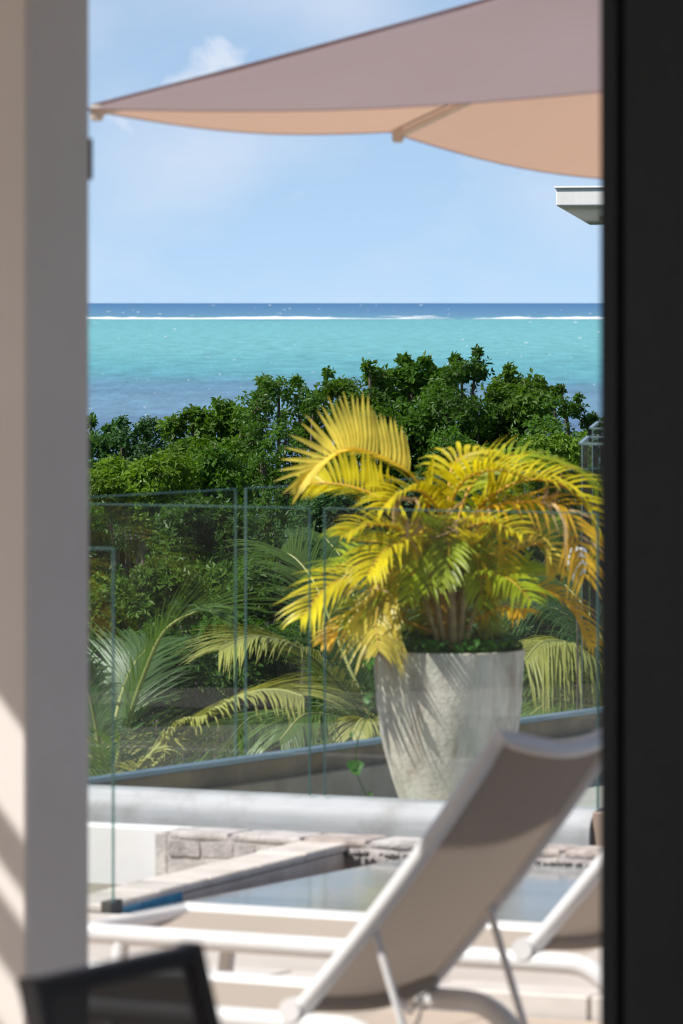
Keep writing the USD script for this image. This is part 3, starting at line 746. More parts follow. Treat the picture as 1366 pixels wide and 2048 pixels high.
areca_frond([(900, 1120), (925, 1010), (960, 950), (1020, 915), (1090, 915), (1160, 945), (1205, 985)], 0.35, N_, ln=0.19, npair=24, lift=0.2, droop=0.45, main=True)
# bush
lst = [
    ([(890, 1240), (830, 1150), (729, 1150), (657, 1172), (606, 1232)], -0.25, Y_, 0.19, 24, 0.15, 0.6),
    ([(890, 1230), (792, 1100), (729, 1082), (668, 1068)], 0.10, N_, 0.15, 20, 0.4, 0.4),
    ([(890, 1250), (811, 1150), (768, 1185), (752, 1240), (757, 1300)], -0.30, P_, 0.16, 22, 0.1, 0.8),
    ([(880, 1270), (777, 1232), (705, 1238), (650, 1282)], -0.10, G_, 0.12, 18, 0.2, 0.6),
    ([(905, 1240), (927, 1140), (1019, 1105), (1082, 1089), (1110, 1142)], -0.2, P_, 0.17, 22, 0.5, 0.5),
    ([(910, 1240), (956, 1180), (1043, 1150), (1112, 1150)], 0.2, N_, 0.19, 22, 0.4, 0.5),
    ([(915, 1250), (961, 1212), (1043, 1181), (1106, 1186), (1154, 1226), (1185, 1290)], -0.1, G_, 0.12, 22, 0.2, 0.5),
    ([(910, 1270), (960, 1235), (1010, 1215), (1050, 1225)], -0.2, G_, 0.11, 16, 0.1, 0.6),
    ([(895, 1240), (850, 1120), (800, 1060), (740, 1050), (690, 1070)], -0.2, Y_, 0.16, 22, 0.4, 0.5),
    ([(900, 1240), (905, 1120), (930, 1060), (985, 1045), (1040, 1070)], -0.3, Y_, 0.18, 22, 0.5, 0.5),
    ([(895, 1240), (870, 1130), (820, 1085), (770, 1100), (735, 1150)], -0.35, Y_, 0.17, 22, 0.3, 0.6),
    ([(900, 1245), (940, 1140), (1000, 1075), (1070, 1050), (1130, 1070)], 0.3, N_, 0.20, 24, 0.5, 0.5),
    ([(900, 1250), (860, 1180), (800, 1165), (740, 1200), (700, 1250)], -0.15, N_, 0.15, 20, 0.3, 0.6),
    ([(900, 1250), (930, 1180), (975, 1150), (1020, 1160), (1060, 1200)], -0.35, N_, 0.16, 20, 0.3, 0.6),
    ([(895, 1250), (890, 1150), (880, 1080), (850, 1045)], -0.2, N_, 0.15, 18, 0.6, 0.3),
    ([(905, 1250), (915, 1160), (935, 1100), (960, 1080)], -0.25, Y_, 0.15, 18, 0.6, 0.4),
    ([(895, 1250), (855, 1150), (790, 1120), (700, 1125), (640, 1150)], 0.3, N_, 0.2, 24, 0.4, 0.5),
    ([(905, 1110), (900, 1020), (930, 960), (990, 940), (1050, 955)], -0.25, Y_, 0.18, 22, 0.6, 0.4),
    ([(900, 1110), (880, 1030), (845, 985), (800, 985), (760, 1020)], -0.25, Y_, 0.16, 20, 0.5, 0.5),
]
for c, dt, m, ln, npr, lift, dr in lst:
    areca_frond(c, dt, m, ln=ln * 0.92, npair=npr, lift=lift + 0.1, droop=dr * 0.7)
br = np.random.default_rng(404)
for k in range(25):
    az = br.uniform(0.1, math.pi - 0.1) if k < 18 else br.uniform(-2.9, -0.25); low = k >= 6
    reach = br.uniform(0.10, 0.30) if low else br.uniform(0.22, 0.46); rise = br.uniform(0.12, 0.36) if low else br.uniform(0.34, 0.62)
    if k >= 18:
        reach = br.uniform(0.16, 0.30); rise = br.uniform(0.30, 0.46)
    dx = math.cos(az) * reach / 21.0 * F; dy_ = math.sin(az) * reach
    top = 1290 - rise / 21.0 * F
    ctrl = [(898 + dx * 0.03, 1285), (898 + dx * 0.25, 1290 - 0.62 * (1290 - top)), (898 + dx * 0.6, top), (898 + dx * 0.9, top + 25), (898 + dx * 1.1, top + 25 + br.uniform(30, 90))]
    areca_frond(ctrl, dy_, (N_, Y_, N_, Y_, N_)[k % 5], ln=br.uniform(0.10, 0.14) if low else br.uniform(0.14, 0.18), npair=18, lift=br.uniform(0.3, 0.7), droop=br.uniform(0.25, 0.5), start=0.25)
# unopened spear leaves
for (xa, ya, xb, yb) in ((985, 1005, 979, 893), (1000, 985, 1018, 912), (850, 1000, 868, 905)):
    v, f = leaflet(px(xa, ya, 21.0), nrm(px(xb, yb, 21.0) - px(xa, ya, 21.0)), V(0, -1, 0), np.linalg.norm(px(xb, yb, 21.0) - px(xa, ya, 21.0)), 0.016, 0.0, fold=0.6)
    MB().add(v, f).build('spear_leaf', Y_, palm)
# stems
for xa, xb, yb, r in ((907, 900, 1100, 0.018), (892, 862, 1130, 0.011), (917, 938, 1090, 0.012), (884, 838, 1160, 0.008), (926, 962, 1170, 0.008)):
    c = bez([px(xa, 1312, 20.95), px((xa + xb) / 2, (1310 + yb) / 2, 20.88), px(xb, yb, 20.96)], 14)
    MB().tube(c, np.linspace(r * 1.15, r * 0.75, 14) * (1 + 0.06 * np.sin(np.arange(14) * 2.2)), 8).build('stem', M_stem, palm, smooth=True)
# dry sheath scraps
mb = MB()
for (cx, cy, n) in ((905, 1040, 26), (735, 1140, 16), (795, 1000, 10), (1110, 985, 10), (830, 1060, 10), (745, 1290, 8), (1060, 1060, 6)):
    for k in range(n):
        b = px(cx + prand.normal(0, 14), cy + prand.normal(0, 14), 20.85 + prand.normal(0, 0.05))
        d = nrm(prand.normal(0, 1, 3) + V(0, -0.3, -0.2))
        v, f = leaflet(b, d, nrm(np.cross(d, prand.normal(0, 1, 3))), prand.uniform(0.04, 0.11), prand.uniform(0.004, 0.010), prand.uniform(0.1, 0.6), fold=0.5, curl=prand.uniform(-0.5, 0.5))
        mb.add(v, f)
tag(mb.build('dry_sheaths', M_dry, palm), 'pale dry curled leaf scraps among the yellow fronds', kind='stuff')

M_weed = leafmat('weed_leaf_look', [(0, (0.05, 0.16, 0.02)), (0.5, (0.09, 0.22, 0.03)), (1, (0.16, 0.30, 0.04))], (1.0, 1.1, 0.5), 0.35)


def round_leaf(c, n, r, spin):
    n = nrm(n)
    a = nrm(np.cross(n, V(0.3, 0.2, 0.9))); b = np.cross(n, a)
    t = np.linspace(0, 2 * np.pi, 8, endpoint=False) + spin
    rr = r * (1 + 0.25 * np.cos(3 * t))
    v = np.vstack([c, c + np.cos(t)[:, None] * a * rr[:, None] + np.sin(t)[:, None] * b * rr[:, None] + n * (0.15 * rr)[:, None]])
    return v, [[0, k + 1, (k + 1) % 8 + 1] for k in range(8)]


mb = MB()
for k in range(700):
    th = prand.uniform(0, 2 * np.pi); r = 0.27 * math.sqrt(prand.uniform(0.15, 0.98))
    front = max(0, -math.sin(th))
    dens = 0.5 + 0.5 * meshkit.noise(np.array([[math.cos(th) * 3, math.sin(th) * 3, 0.5]]), 3)[0]
    if prand.random() > dens + 0.2:
        continue
    z = 0.39 + prand.uniform(0, 0.075) * (0.4 + dens)
    v, f = round_leaf(V(pc[0] + r * math.cos(th), pc[1] + r * math.sin(th), z), prand.normal(0, 0.5, 3) + V(0, -0.5, 0.8), prand.uniform(0.008, 0.020), prand.uniform(0, 6))
    mb.add(v, f)
tag(mb.build('creeping_weeds', M_weed), 'small green weeds creeping over the rim of the concrete pot', 'weeds', kind='stuff')
vine = thing('hanging_vine', 'thin pale green vine hanging down left of the concrete pot', 'vine')
vp = [px(752, 1302, 20.72), px(738, 1330, 20.68), px(745, 1400, 20.68), px(716, 1480, 20.68), px(712, 1540, 20.7), px(730, 1585, 20.75), px(742, 1612, 20.8)]
MB().tube(bez(vp, 40), 0.0022, 5).build('stem', M_weed, vine, smooth=True)
for (x, y, r) in ((738, 1328, 0.022), (742, 1322, 0.018), (735, 1400, 0.016), (741, 1410, 0.014), (704, 1470, 0.010), (712, 1536, 0.030), (706, 1530, 0.02), (741, 1588, 0.010), (744, 1600, 0.014), (736, 1392, 0.013)):
    v, f = round_leaf(px(x, y, 20.67), V(prand.uniform(-0.4, 0.2), -0.8, 0.5), r, prand.uniform(0, 6))
    MB().add(v, f).build('leaf', M_weed, vine)

# ------------------------------------------------------------------ coconut palms below the terrace
M_coco = [leafmat('coconut_green_look', [(0, (0.12, 0.20, 0.04)), (0.5, (0.18, 0.27, 0.05)), (1, (0.26, 0.32, 0.07))], (1.1, 1.15, 0.5), 0.38, rough=0.40, gloss=0.5),
          leafmat('coconut_yellow_look', [(0, (0.46, 0.46, 0.12)), (0.5, (0.56, 0.54, 0.17)), (1, (0.34, 0.40, 0.09))], (1.0, 0.95, 0.5), 0.35, rough=0.40, gloss=0.5),
          leafmat('coconut_dark_look', [(0, (0.08, 0.15, 0.04)), (0.5, (0.11, 0.19, 0.05)), (1, (0.16, 0.24, 0.06))], (1.1, 1.2, 0.5), 0.33, rough=0.40, gloss=0.5)]
M_cr = surf('coconut_midrib_look', (0.42, 0.42, 0.14), (0.36, 0.38, 0.11), scale=20, rough=0.4)
M_bark = surf('bark_look', (0.16, 0.125, 0.095), (0.10, 0.08, 0.06), scale=10, rough=0.9, bump=0.7, bscale=30)
crand = np.random.default_rng(19)


def coco_frond(root, pts, mat, ln=0.55, npair=84, lift=0.25, droop=0.5, start=0.06, wdt=0.0075, sides=(1, 1), ref=V(0, -0.2, 1)):
    c = bez(pts, 50)
    fr = MB().tube(c, np.linspace(0.018, 0.004, 50), 6).build('frond', M_cr, root, smooth=True)
    mb = MB()
    T = np.gradient(c, axis=0); T /= np.linalg.norm(T, axis=1, keepdims=True)
    for k in range(npair):
        u = start + (0.998 - start) * (k / (npair - 1))
        q = u * 49; a = min(int(q), 48); b = c[a] + (c[a + 1] - c[a]) * (q - a); t = T[a]
        side = nrm(np.cross(t, ref)); up = nrm(np.cross(side, t))
        prof = (0.55 + 0.5 * math.sin(math.pi * min(1.0, u * 0.9 + 0.1))) * (1 if u < 0.85 else 1 - (u - 0.85) * 2.2)
        for si, s in enumerate((-1, 1)):
            if crand.random() < 0.03 or sides[si] < 0.05:
                continue
            d = nrm(t * (0.75 + 0.4 * u) + side * s * 0.85 + up * (lift + crand.uniform(-0.06, 0.06)))
            v, f = leaflet(b, d, nrm(np.cross(nrm(np.cross(d, up)), d)), ln * prof * sides[si] * crand.uniform(0.85, 1.1), wdt, droop * crand.uniform(0.7, 1.4), n=4, fold=0.3, curl=crand.uniform(-0.06, 0.06))
            mb.add(v, f)
    tag(mb.build('leaflets', mat, fr), kind='stuff')


def coco_palm(label, base, fronds, extra, seed):
    t = thing('coconut_palm', label, 'palm tree')
    r = np.random.default_rng(seed)
    gz = terrain_h(base[0], base[1]) - 0.3
    c = bez([V(base[0] + 0.3, base[1] + 0.2, gz), V(base[0] + 0.15, base[1] + 0.1, (gz + base[2]) / 2), base], 20)
    MB().tube(c, np.linspace(0.13, 0.09, 20) * (1 + 0.04 * (np.arange(20) % 2)), 12).build('trunk', M_bark, t, smooth=True)
    for (pts, d0, d1, m, kw) in fronds:
        P = [base] + [px(x, y, d0 + (d1 - d0) * k / max(1, len(pts) - 1)) for k, (x, y) in enumerate(pts)]
        coco_frond(t, P, M_coco[m], **kw)
    for az in extra:
        a = math.radians(az)
        rr = r.uniform(1.3, 1.8); h = r.uniform(0.15, 0.5)
        P = [base, base + V(math.cos(a) * rr * 0.35, math.sin(a) * rr * 0.35, h * 0.9), base + V(math.cos(a) * rr * 0.75, math.sin(a) * rr * 0.75, h * 0.9), base + V(math.cos(a) * rr, math.sin(a) * rr, h * 0.2)]
        coco_frond(t, P, M_coco[int(r.integers(0, 3))])
    return t


coco_palm('coconut palm with tall upright fronds low at the left behind the far glass', px(225, 1640, 27.5), [
    ([(232, 1540), (258, 1440), (290, 1345), (330, 1262), (390, 1225), (440, 1222)], 27.3, 27.0, 0, dict(ln=0.62, lift=0.15, droop=0.25)),
    ([(300, 1545), (370, 1470), (440, 1415), (505, 1385), (560, 1380), (605, 1392)], 27.0, 26.4, 1, dict(ln=0.46, lift=0.1, droop=0.28)),
    ([(260, 1560), (320, 1490), (370, 1445), (410, 1432)], 26.9, 26.6, 1, dict(ln=0.36, lift=0.1, droop=0.28)),
    ([(205, 1540), (190, 1440), (170, 1360), (140, 1310)], 27.4, 27.2, 2, dict(ln=0.55, lift=0.2, droop=0.5)),
    ([(220, 1520), (235, 1420), (262, 1340), (300, 1290)], 28.2, 28.8, 2, dict(ln=0.55, lift=0.3, droop=0.28)),
], (20, 200, 250, 150, 100), 3)
coco_palm('coconut palm behind the pot sending a long arching frond to the left', px(760, 1580, 29.5), [
    ([(755, 1490), (722, 1428), (670, 1360), (610, 1305), (545, 1277), (490, 1274), (440, 1300)], 29.3, 28.4, 1, dict(ln=0.5, lift=0.1, droop=0.28)),
    ([(745, 1450), (700, 1340), (660, 1240), (625, 1160), (580, 1110), (540, 1115)], 30.0, 30.6, 0, dict(ln=0.55, lift=0.3, droop=0.35)),
    ([(752, 1440), (730, 1330), (715, 1230), (690, 1130), (650, 1075)], 30.6, 31.4, 2, dict(ln=0.6, lift=0.3, droop=0.28)),
    ([(740, 1500), (680, 1440), (610, 1430), (560, 1480)], 28.8, 28.2, 0, dict(ln=0.5, lift=0.1, droop=0.7)),
    ([(752, 1490), (742, 1450), (722, 1440), (704, 1470)], 28.5, 28.2, 1, dict(ln=0.25, lift=0.1, droop=0.6)),
    ([(770, 1470), (790, 1350), (760, 1270), (690, 1250)], 29.0, 28.6, 2, dict(ln=0.55, lift=0.2, droop=0.5)),
], (20, 70, 330, 120), 4)
coco_palm('coconut palm low at the right between the pot and the dark door frame', px(1240, 1560, 27.5), [
    ([(1225, 1450), (1190, 1350), (1140, 1290), (1085, 1285), (1050, 1320)], 27.2, 26.6, 1, dict(ln=0.42, lift=0.1, droop=0.8)),
    ([(1230, 1430), (1195, 1310), (1130, 1230), (1060, 1210), (1000, 1235)], 27.8, 27.6, 2, dict(ln=0.6, lift=0.2, droop=0.5)),
    ([(1228, 1470), (1170, 1420), (1110, 1400), (1060, 1430)], 27.0, 26.4, 0, dict(ln=0.45, lift=0.1, droop=0.8)),
    ([(1235, 1440), (1220, 1330), (1180, 1230), (1130, 1170)], 28.6, 29.0, 2, dict(ln=0.6, lift=0.3, droop=0.28)),
    ([(1230, 1500), (1150, 1360), (1080, 1340), (1020, 1390)], 28.0, 27.5, 0, dict(ln=0.5, lift=0.1, droop=0.7)),
], (20, 330, 80), 5)

# ------------------------------------------------------------------ broadleaf trees
GREEN = [(0, (0.045, 0.115, 0.014)), (0.4, (0.07, 0.165, 0.02)), (0.75, (0.11, 0.235, 0.028)), (0.93, (0.18, 0.32, 0.04)), (1, (0.34, 0.46, 0.07))]
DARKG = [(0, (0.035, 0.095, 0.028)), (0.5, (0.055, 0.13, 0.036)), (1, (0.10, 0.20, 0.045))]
BRIGHT = [(0, (0.10, 0.20, 0.018)), (0.5, (0.15, 0.29, 0.028)), (1, (0.32, 0.45, 0.05))]
OLIVE = [(0, (0.07, 0.15, 0.014)), (0.5, (0.115, 0.21, 0.018)), (1, (0.22, 0.32, 0.03))]
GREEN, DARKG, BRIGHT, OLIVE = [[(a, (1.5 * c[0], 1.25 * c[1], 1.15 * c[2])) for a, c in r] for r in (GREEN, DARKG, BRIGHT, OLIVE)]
M_tree = {'g': leafmat('green_leaf_look', GREEN, (1.5, 1.7, 0.5), 0.38, rough=0.45, gloss=0.32, nscale=2.2),
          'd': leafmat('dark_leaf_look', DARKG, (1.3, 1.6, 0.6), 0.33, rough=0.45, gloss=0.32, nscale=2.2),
          'b': leafmat('bright_leaf_look', BRIGHT, (1.4, 1.5, 0.5), 0.40, rough=0.45, gloss=0.32, nscale=2.2),
          'y': leafmat('yellow_green_leaf_look', [(a, (1.25 * c[0], 1.12 * c[1], c[2])) for a, c in GREEN], (1.5, 1.6, 0.5), 0.40, rough=0.5, gloss=0.28, nscale=3.1),
          'o': leafmat('olive_leaf_look', OLIVE, (1.2, 1.2, 0.5), 0.32, rough=0.45, gloss=0.3, nscale=2.2)}
trand = np.random.default_rng(101)


def rosettes(blobs, dens, llen, seed, per=8):
    """leaf tufts spread through the shells of the blobs (centre, radius): each tuft a rosette of folded leaves"""
    r = np.random.default_rng(seed)
    C, N = [], []
    for c, rad in blobs:
        n = int(dens * rad * rad * 800) + 8
        d = r.normal(0, 1, (n, 3)); d[:, 2] += 0.25
        d /= np.linalg.norm(d, axis=1, keepdims=True)
        rr = rad * np.clip(r.normal(0.86, 0.16, n), 0.3, 1.12)
        p = c + d * rr[:, None] * [1, 1, 0.92]
        keep = meshkit.noise(p * 7.0, seed % 50) > 0.22
        C.append(p[keep]); N.append((d + V(0, 0, 0.45))[keep])
    C = np.vstack(C); N = np.vstack(N); N /= np.linalg.norm(N, axis=1, keepdims=True)
    m = len(C)
    a = np.cross(N, r.normal(0, 1, (m, 3))); a /= np.linalg.norm(a, axis=1, keepdims=True); b = np.cross(N, a)
    k = per
    th = (np.arange(k)[None] * 2.399 + r.uniform(0, 6.28, (m, 1)) + r.normal(0, 0.25, (m, k)))
    el = r.uniform(-0.15, 0.95, (m, k))
    d = (np.cos(th) * np.cos(el))[..., None] * a[:, None] + (np.sin(th) * np.cos(el))[..., None] * b[:, None] + np.sin(el)[..., None] * N[:, None]
    d[..., 2] -= 0.18
    d /= np.linalg.norm(d, axis=-1, keepdims=True)
    ln = llen * r.uniform(0.65, 1.25, (m, k))
    side = np.cross(d, N[:, None] + r.normal(0, 0.35, (m, k, 3))); side /= np.linalg.norm(side, axis=-1, keepdims=True)
    up = np.cross(side, d)
    base = C[:, None] - N[:, None] * r.uniform(0, 0.05, (m, k))[..., None] + d * 0.008
    w = 0.24 * ln
    mid = base + d * (0.52 * ln)[..., None]
    tip = base + d * ln[..., None] - up * (0.12 * ln)[..., None]
    l = mid + side * w[..., None] + up * (0.35 * w)[..., None]
    rr_ = mid - side * w[..., None] + up * (0.35 * w)[..., None]
    v = np.stack([base, l, tip, rr_], 2).reshape(-1, 3)
    n = m * k
    i = np.arange(n) * 4
    f = np.concatenate([np.stack([i, i + 2, i + 1], 1), np.stack([i, i + 3, i + 2], 1)])
    return v, f, C


def broad_tree(name, label, cat, mats, blobs, foot, llen=0.053, dens=3.0, seed=1, group=None, trunk_r=0.09):
    t = thing(name, label, cat, group)
    base = V(foot[0], foot[1], terrain_h(foot[0], foot[1]) - 0.4)
    cz = np.mean([b[0] for b in blobs], axis=0)
    fork = base + (cz - base) * 0.55
    c = bez([base, (base + fork) / 2 + V(0.05, 0, 0), fork], 14)
    MB().tube(c, np.linspace(trunk_r, trunk_r * 0.65, 14), 10).build('trunk', M_bark, t, smooth=True)
    r = np.random.default_rng(seed + 1000)
    order = r.permutation(len(blobs))[:9]
    for k in order:
        bc, br = blobs[k]
        m = (fork + bc) / 2 + r.normal(0, 0.08, 3)
        MB().tube(bez([fork - V(0, 0, 0.05), m, bc + V(0, 0, br * 0.5)], 12), np.linspace(trunk_r * 0.5, 0.010, 12), 7).build('limb', M_bark, t, smooth=True)
    v, f, C = rosettes(blobs, dens, llen, seed)
    cr = MB().add(v, f).build('crown', M_tree[mats], t)
    tag(cr, kind='stuff')
    # twigs that carry the tufts
    mb = MB()
    pick = r.permutation(len(C))[:max(30, len(C) // 60)]
    for k in pick:
        bi = np.argmin([np.linalg.norm(C[k] - b[0]) - b[1] for b in blobs])
        mb.tube([blobs[bi][0], (blobs[bi][0] + C[k]) / 2 + r.normal(0, 0.02, 3), C[k]], [0.008, 0.006, 0.003], 4, cap=False)
    tag(mb.build('twigs', M_bark, t), kind='stuff')
    return t


SKY = [(-250, 860), (-120, 835), (0, 850), (100, 858), (188, 850), (229, 850), (237, 843), (275, 845), (306, 824), (344, 827), (368, 832), (387, 801), (405, 822), (431, 805), (460, 812), (481, 799), (500, 805), (507, 763), (553, 744), (583, 755), (614, 766), (630, 775), (660, 747),
       (700, 757), (755, 727), (778, 742), (814, 718), (858, 721), (885, 747), (905, 722), (933, 706), (968, 714), (974, 745), (984, 757), (1024, 735), (1050, 748), (1075, 745), (1091, 762), (1095, 790), (1138, 785), (1160, 808), (1174, 822), (1194, 830), (1240, 815), (1330, 790), (1430, 800), (1560, 840)]
sx_, sy_ = zip(*SKY)


def sky_y(x):
    return float(np.interp(x, sx_, sy_))


def crown_blobs(xa, xb, d, seed, depth=1.6, low=1080, big=0.30, dy=0):
    """clumps filling the outline between columns xa and xb: small ones along the top, large ones below and in front"""
    r = np.random.default_rng(seed)
    s = d / F
    out = []
    x = xa + 12
    while x < xb:
        rad = r.uniform(16, 34)
        y = sky_y(x) + dy + rad * 0.95 + r.uniform(0, 9)
        out.append((px(x, y, d + r.uniform(-0.25, 0.25)), rad * s))
        x += rad * r.uniform(0.8, 1.25)
        if r.random() < 0.55:
            q = r.uniform(7, 13)
            out.append((px(x + r.uniform(-10, 10), sky_y(x) + dy - r.uniform(-8, 9), d + r.uniform(-0.15, 0.15)), q * s))
    step = 62
    y0 = sky_y((xa + xb) / 2) + dy
    for x in np.arange(xa + 20, xb, step):
        y = sky_y(x) + dy + 75
        row = 0
        while y < low:
            rad = r.uniform(40, 72)
            lim = sky_y(x) + dy + rad + 6
            out.append((px(x + r.uniform(-28, 28), max(y, lim) + r.uniform(-10, 20), d - min(depth, 0.35 * row) + r.uniform(-0.5, 0.5)), rad * s))
            y += r.uniform(44, 66); row += 1
    return out


TREES = [
    (-230, -40, 49.0, 'd', 'dark tree far left beyond the white pillar', 11),
    (-40, 180, 48.0, 'g', 'green tree at the left hidden mostly by the white pillar', 12),
    (178, 335, 50.0, 'd', 'dark bluish tree at the left end of the tree line', 13),
    (335, 505, 47.5, 'y', 'mid green tree with two small tufts rising from its top', 14),
    (503, 640, 46.5, 'g', 'rounded tree with a smooth dome top standing up from the tree line', 15),
    (638, 770, 47.0, 'y', 'leafy tree right of the domed tree, above the tall yellow palm frond', 16),
    (768, 895, 47.5, 'g', 'broad leafy tree above the spread yellow fronds', 17),
    (893, 985, 47.0, 'g', 'tallest tree of the line with a loose leafy tip against the sea', 18),
    (980, 1098, 47.5, 'y', 'loose open tree with two humps right of the tallest tree', 19),
    (1096, 1240, 46.0, 'g', 'lower tree falling away toward the dark door frame', 20),
    (1238, 1500, 47.0, 'd', 'tree hidden behind the dark door frame at the right', 21),
]
for xa, xb, d, m, lab, sd in TREES:
    bl = crown_blobs(xa, xb, d, sd)
    mid = px((xa + xb) / 2, 1000, d)
    broad_tree('broadleaf_tree', lab, 'tree', m, bl, mid, seed=sd, llen=0.044 + 0.005 * (sd * 7 % 5), dens=3.0 if xb > 180 and xa < 1230 else 1.2)


def bush_blobs(xa, xb, ya, yb, d, seed, n=14, r0=30, r1=58):
    r = np.random.default_rng(seed)
    out = []
    for k in range(n):
        a = r.uniform(-1, 1); b = r.uniform(-1, 1)
        if a * a * 0.6 + b * b > 1.25:
            b *= 0.6
        rad = r.uniform(r0, r1)
        out.append((px((xa + xb) / 2 + a * (xb - xa) / 2, (ya + yb) / 2 + b * (yb - ya) / 2 + rad * 0.3, d + r.uniform(-0.3, 0.3)), rad * d / F))
    return out


BUSH = [
    (170, 350, 935, 1010, 43.5, 'b', 'bright green shrub crown just above the left far glass', 31, 18),
    (400, 470, 905, 960, 44.0, 'g', 'small green shrub tuft in the middle of the tree line', 32, 7),
    (1050, 1165, 890, 950, 43.5, 'b', 'fresh green rounded shrub below the lower tree at the right', 33, 12),
    (200, 440, 1140, 1260, 38.0, 'o', 'yellowish olive shrub seen through the left glass panels', 34, 20),
    (340, 480, 1010, 1130, 40.0, 'g', 'deep green shrub behind the overlapping glass at the left', 35, 14),
    (485, 610, 1120, 1260, 38.5, 'g', 'green shrub between the two near glass panels', 36, 13),
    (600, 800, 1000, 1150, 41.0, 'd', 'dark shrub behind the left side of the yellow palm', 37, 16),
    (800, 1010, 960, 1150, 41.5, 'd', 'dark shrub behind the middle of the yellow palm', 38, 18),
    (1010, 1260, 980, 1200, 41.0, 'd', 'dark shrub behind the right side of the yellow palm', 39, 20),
    (60, 260, 1020, 1250, 39.0, 'g', 'green shrub at the far left, partly hidden by the white pillar', 40, 18),
    (420, 700, 1230, 1420, 36.0, 'g', 'green shrub low behind the arching coconut frond', 41, 24),
    (150, 440, 1260, 1480, 35.0, 'g', 'green shrub low behind the upright coconut fronds', 42, 26),
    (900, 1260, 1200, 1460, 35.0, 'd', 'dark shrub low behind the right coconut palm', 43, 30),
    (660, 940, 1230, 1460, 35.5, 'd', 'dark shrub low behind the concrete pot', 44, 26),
]
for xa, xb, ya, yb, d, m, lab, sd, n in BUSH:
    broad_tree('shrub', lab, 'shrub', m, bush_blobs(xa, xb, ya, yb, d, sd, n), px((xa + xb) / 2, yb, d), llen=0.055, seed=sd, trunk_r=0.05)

# trees of the slope beyond the right edge and the house wing at the left: they stand outside the picture and show in the glass
for k, (x, y, hgt_, rr_) in enumerate(((13.0, 30.5, 3.2, 1.9), (17.5, 33.0, 3.8, 2.2), (22.5, 36.5, 4.2, 2.4), (9.5, 27.5, 1.6, 1.3))):
    r = np.random.default_rng(700 + k)
    bl = [(V(x, y, hgt_ - rr_ * 0.6) + r.normal(0, 0.55, 3) * rr_ * V(1, 1, 0.9), rr_ * r.uniform(0.35, 0.6)) for q in range(14)]
    broad_tree('slope_tree', ('round dark tree on the slope outside the right edge', 'taller dark tree on the slope outside the right edge', 'tallest dark tree on the slope far outside the right edge', 'low dark tree on the slope nearest the right edge')[k], 'tree', 'd', bl, (x, y), llen=0.26, dens=0.14, seed=710 + k, trunk_r=0.16)
M_timber = surf('brown_timber_look', (0.20, 0.125, 0.07), (0.14, 0.085, 0.05), scale=3.0, rough=0.6, bump=0.2, stretch=(1, 1, 14))
wing = thing('house_wing', 'brown timber clad wing of the house, outside the left edge', 'house')
MB().box(V(-12.0, 3.0, FLO0), V(3.0, 0, 0), V(0, 14.0, 0), UP * 4.6).build('wall', M_timber, wing)
for k in range(24):
    MB().rbox(V(-8.998, 3.0, FLO0 + 0.02 + k * 0.19), V(0.018, 0, 0), V(0, 14.0, 0), UP * 0.182, 0.003).build('board', M_timber, wing)
MB().box(V(-12.4, 2.6, FLO0 + 4.603), V(3.8, 0, 0), V(0, 14.8, 0), UP * 0.22).build('roof', M_whitewall, wing)

# ------------------------------------------------------------------ neighbouring roof
nb = thing('neighbour_house', 'white flat roof corner of the neighbouring house standing against the sky', 'house')
d0 = 90.0
A = px(1112, 412, d0); B = px(1178, 450, 112.0)
rd = V(B[0] - A[0], B[1] - A[1], 0)
fas = (412 - 377) / F * d0
M_house = surf('house_white_look', (0.80, 0.79, 0.77), (0.74, 0.72, 0.69), scale=1.5, rough=0.7, bump=0.1, spec=0.2, stretch=(3, 3, 0.5))
M_soffit = surf('soffit_look', (0.62, 0.57, 0.50), (0.56, 0.51, 0.45), scale=1.0, rough=0.8)
HX = V(0.90, -0.43, 0)
MB().rbox(A, HX * 14, rd, UP * fas, 0.02).build('roof', M_house, nb)
MB().rbox(A + UP * fas + V(-0.03, -0.03, 0), HX * 14.06, rd + V(0, 0.06, 0), UP * 0.035, 0.01).build('roof_edge', M_house, nb)
for k in (2, 3):
    o = A + rd * (0.16 + 0.17 * k) + HX * (0.45 + 0.02 * k) + UP * -0.10
    MB().box(o, HX * 12, nrm(rd) * 0.5, UP * 0.095).build('soffit_rib', M_soffit, nb)
wx = V(1.35, 2.4, 0)
MB().box(V(A[0] + 1.9, A[1] + 3.0, -12), V(11, 0, 0), V(0, 14, 0), UP * (A[2] + 12 - 0.17)).build('wall', M_house, nb)
MB().box(V(A[0] + 4.0, A[1] + 2.97, A[2] - 2.4), V(1.6, 0, 0), V(0, 0.05, 0), UP * 1.3).build('window', M_black, nb)

# white garden lamp behind the right fronds
lamp = thing('garden_lamp', 'white lantern head half hidden behind the right palm fronds', 'lamp')
lc = px(1155, 1165, 24.6)
MB().lathe([(0.0, 0.0), (0.018, 0.002), (0.030, 0.03), (0.043, 0.06), (0.043, 0.135), (0.030, 0.150), (0.0, 0.155)], lc, 6).build('head', M_whitewall, lamp)
MB().tube([lc + V(0, 0, 0.002), V(lc[0], lc[1], lc[2] - 0.9), V(lc[0], lc[1], terrain_h(lc[0], lc[1]) - 0.2)], 0.005, 8).build('post', M_bark, lamp)

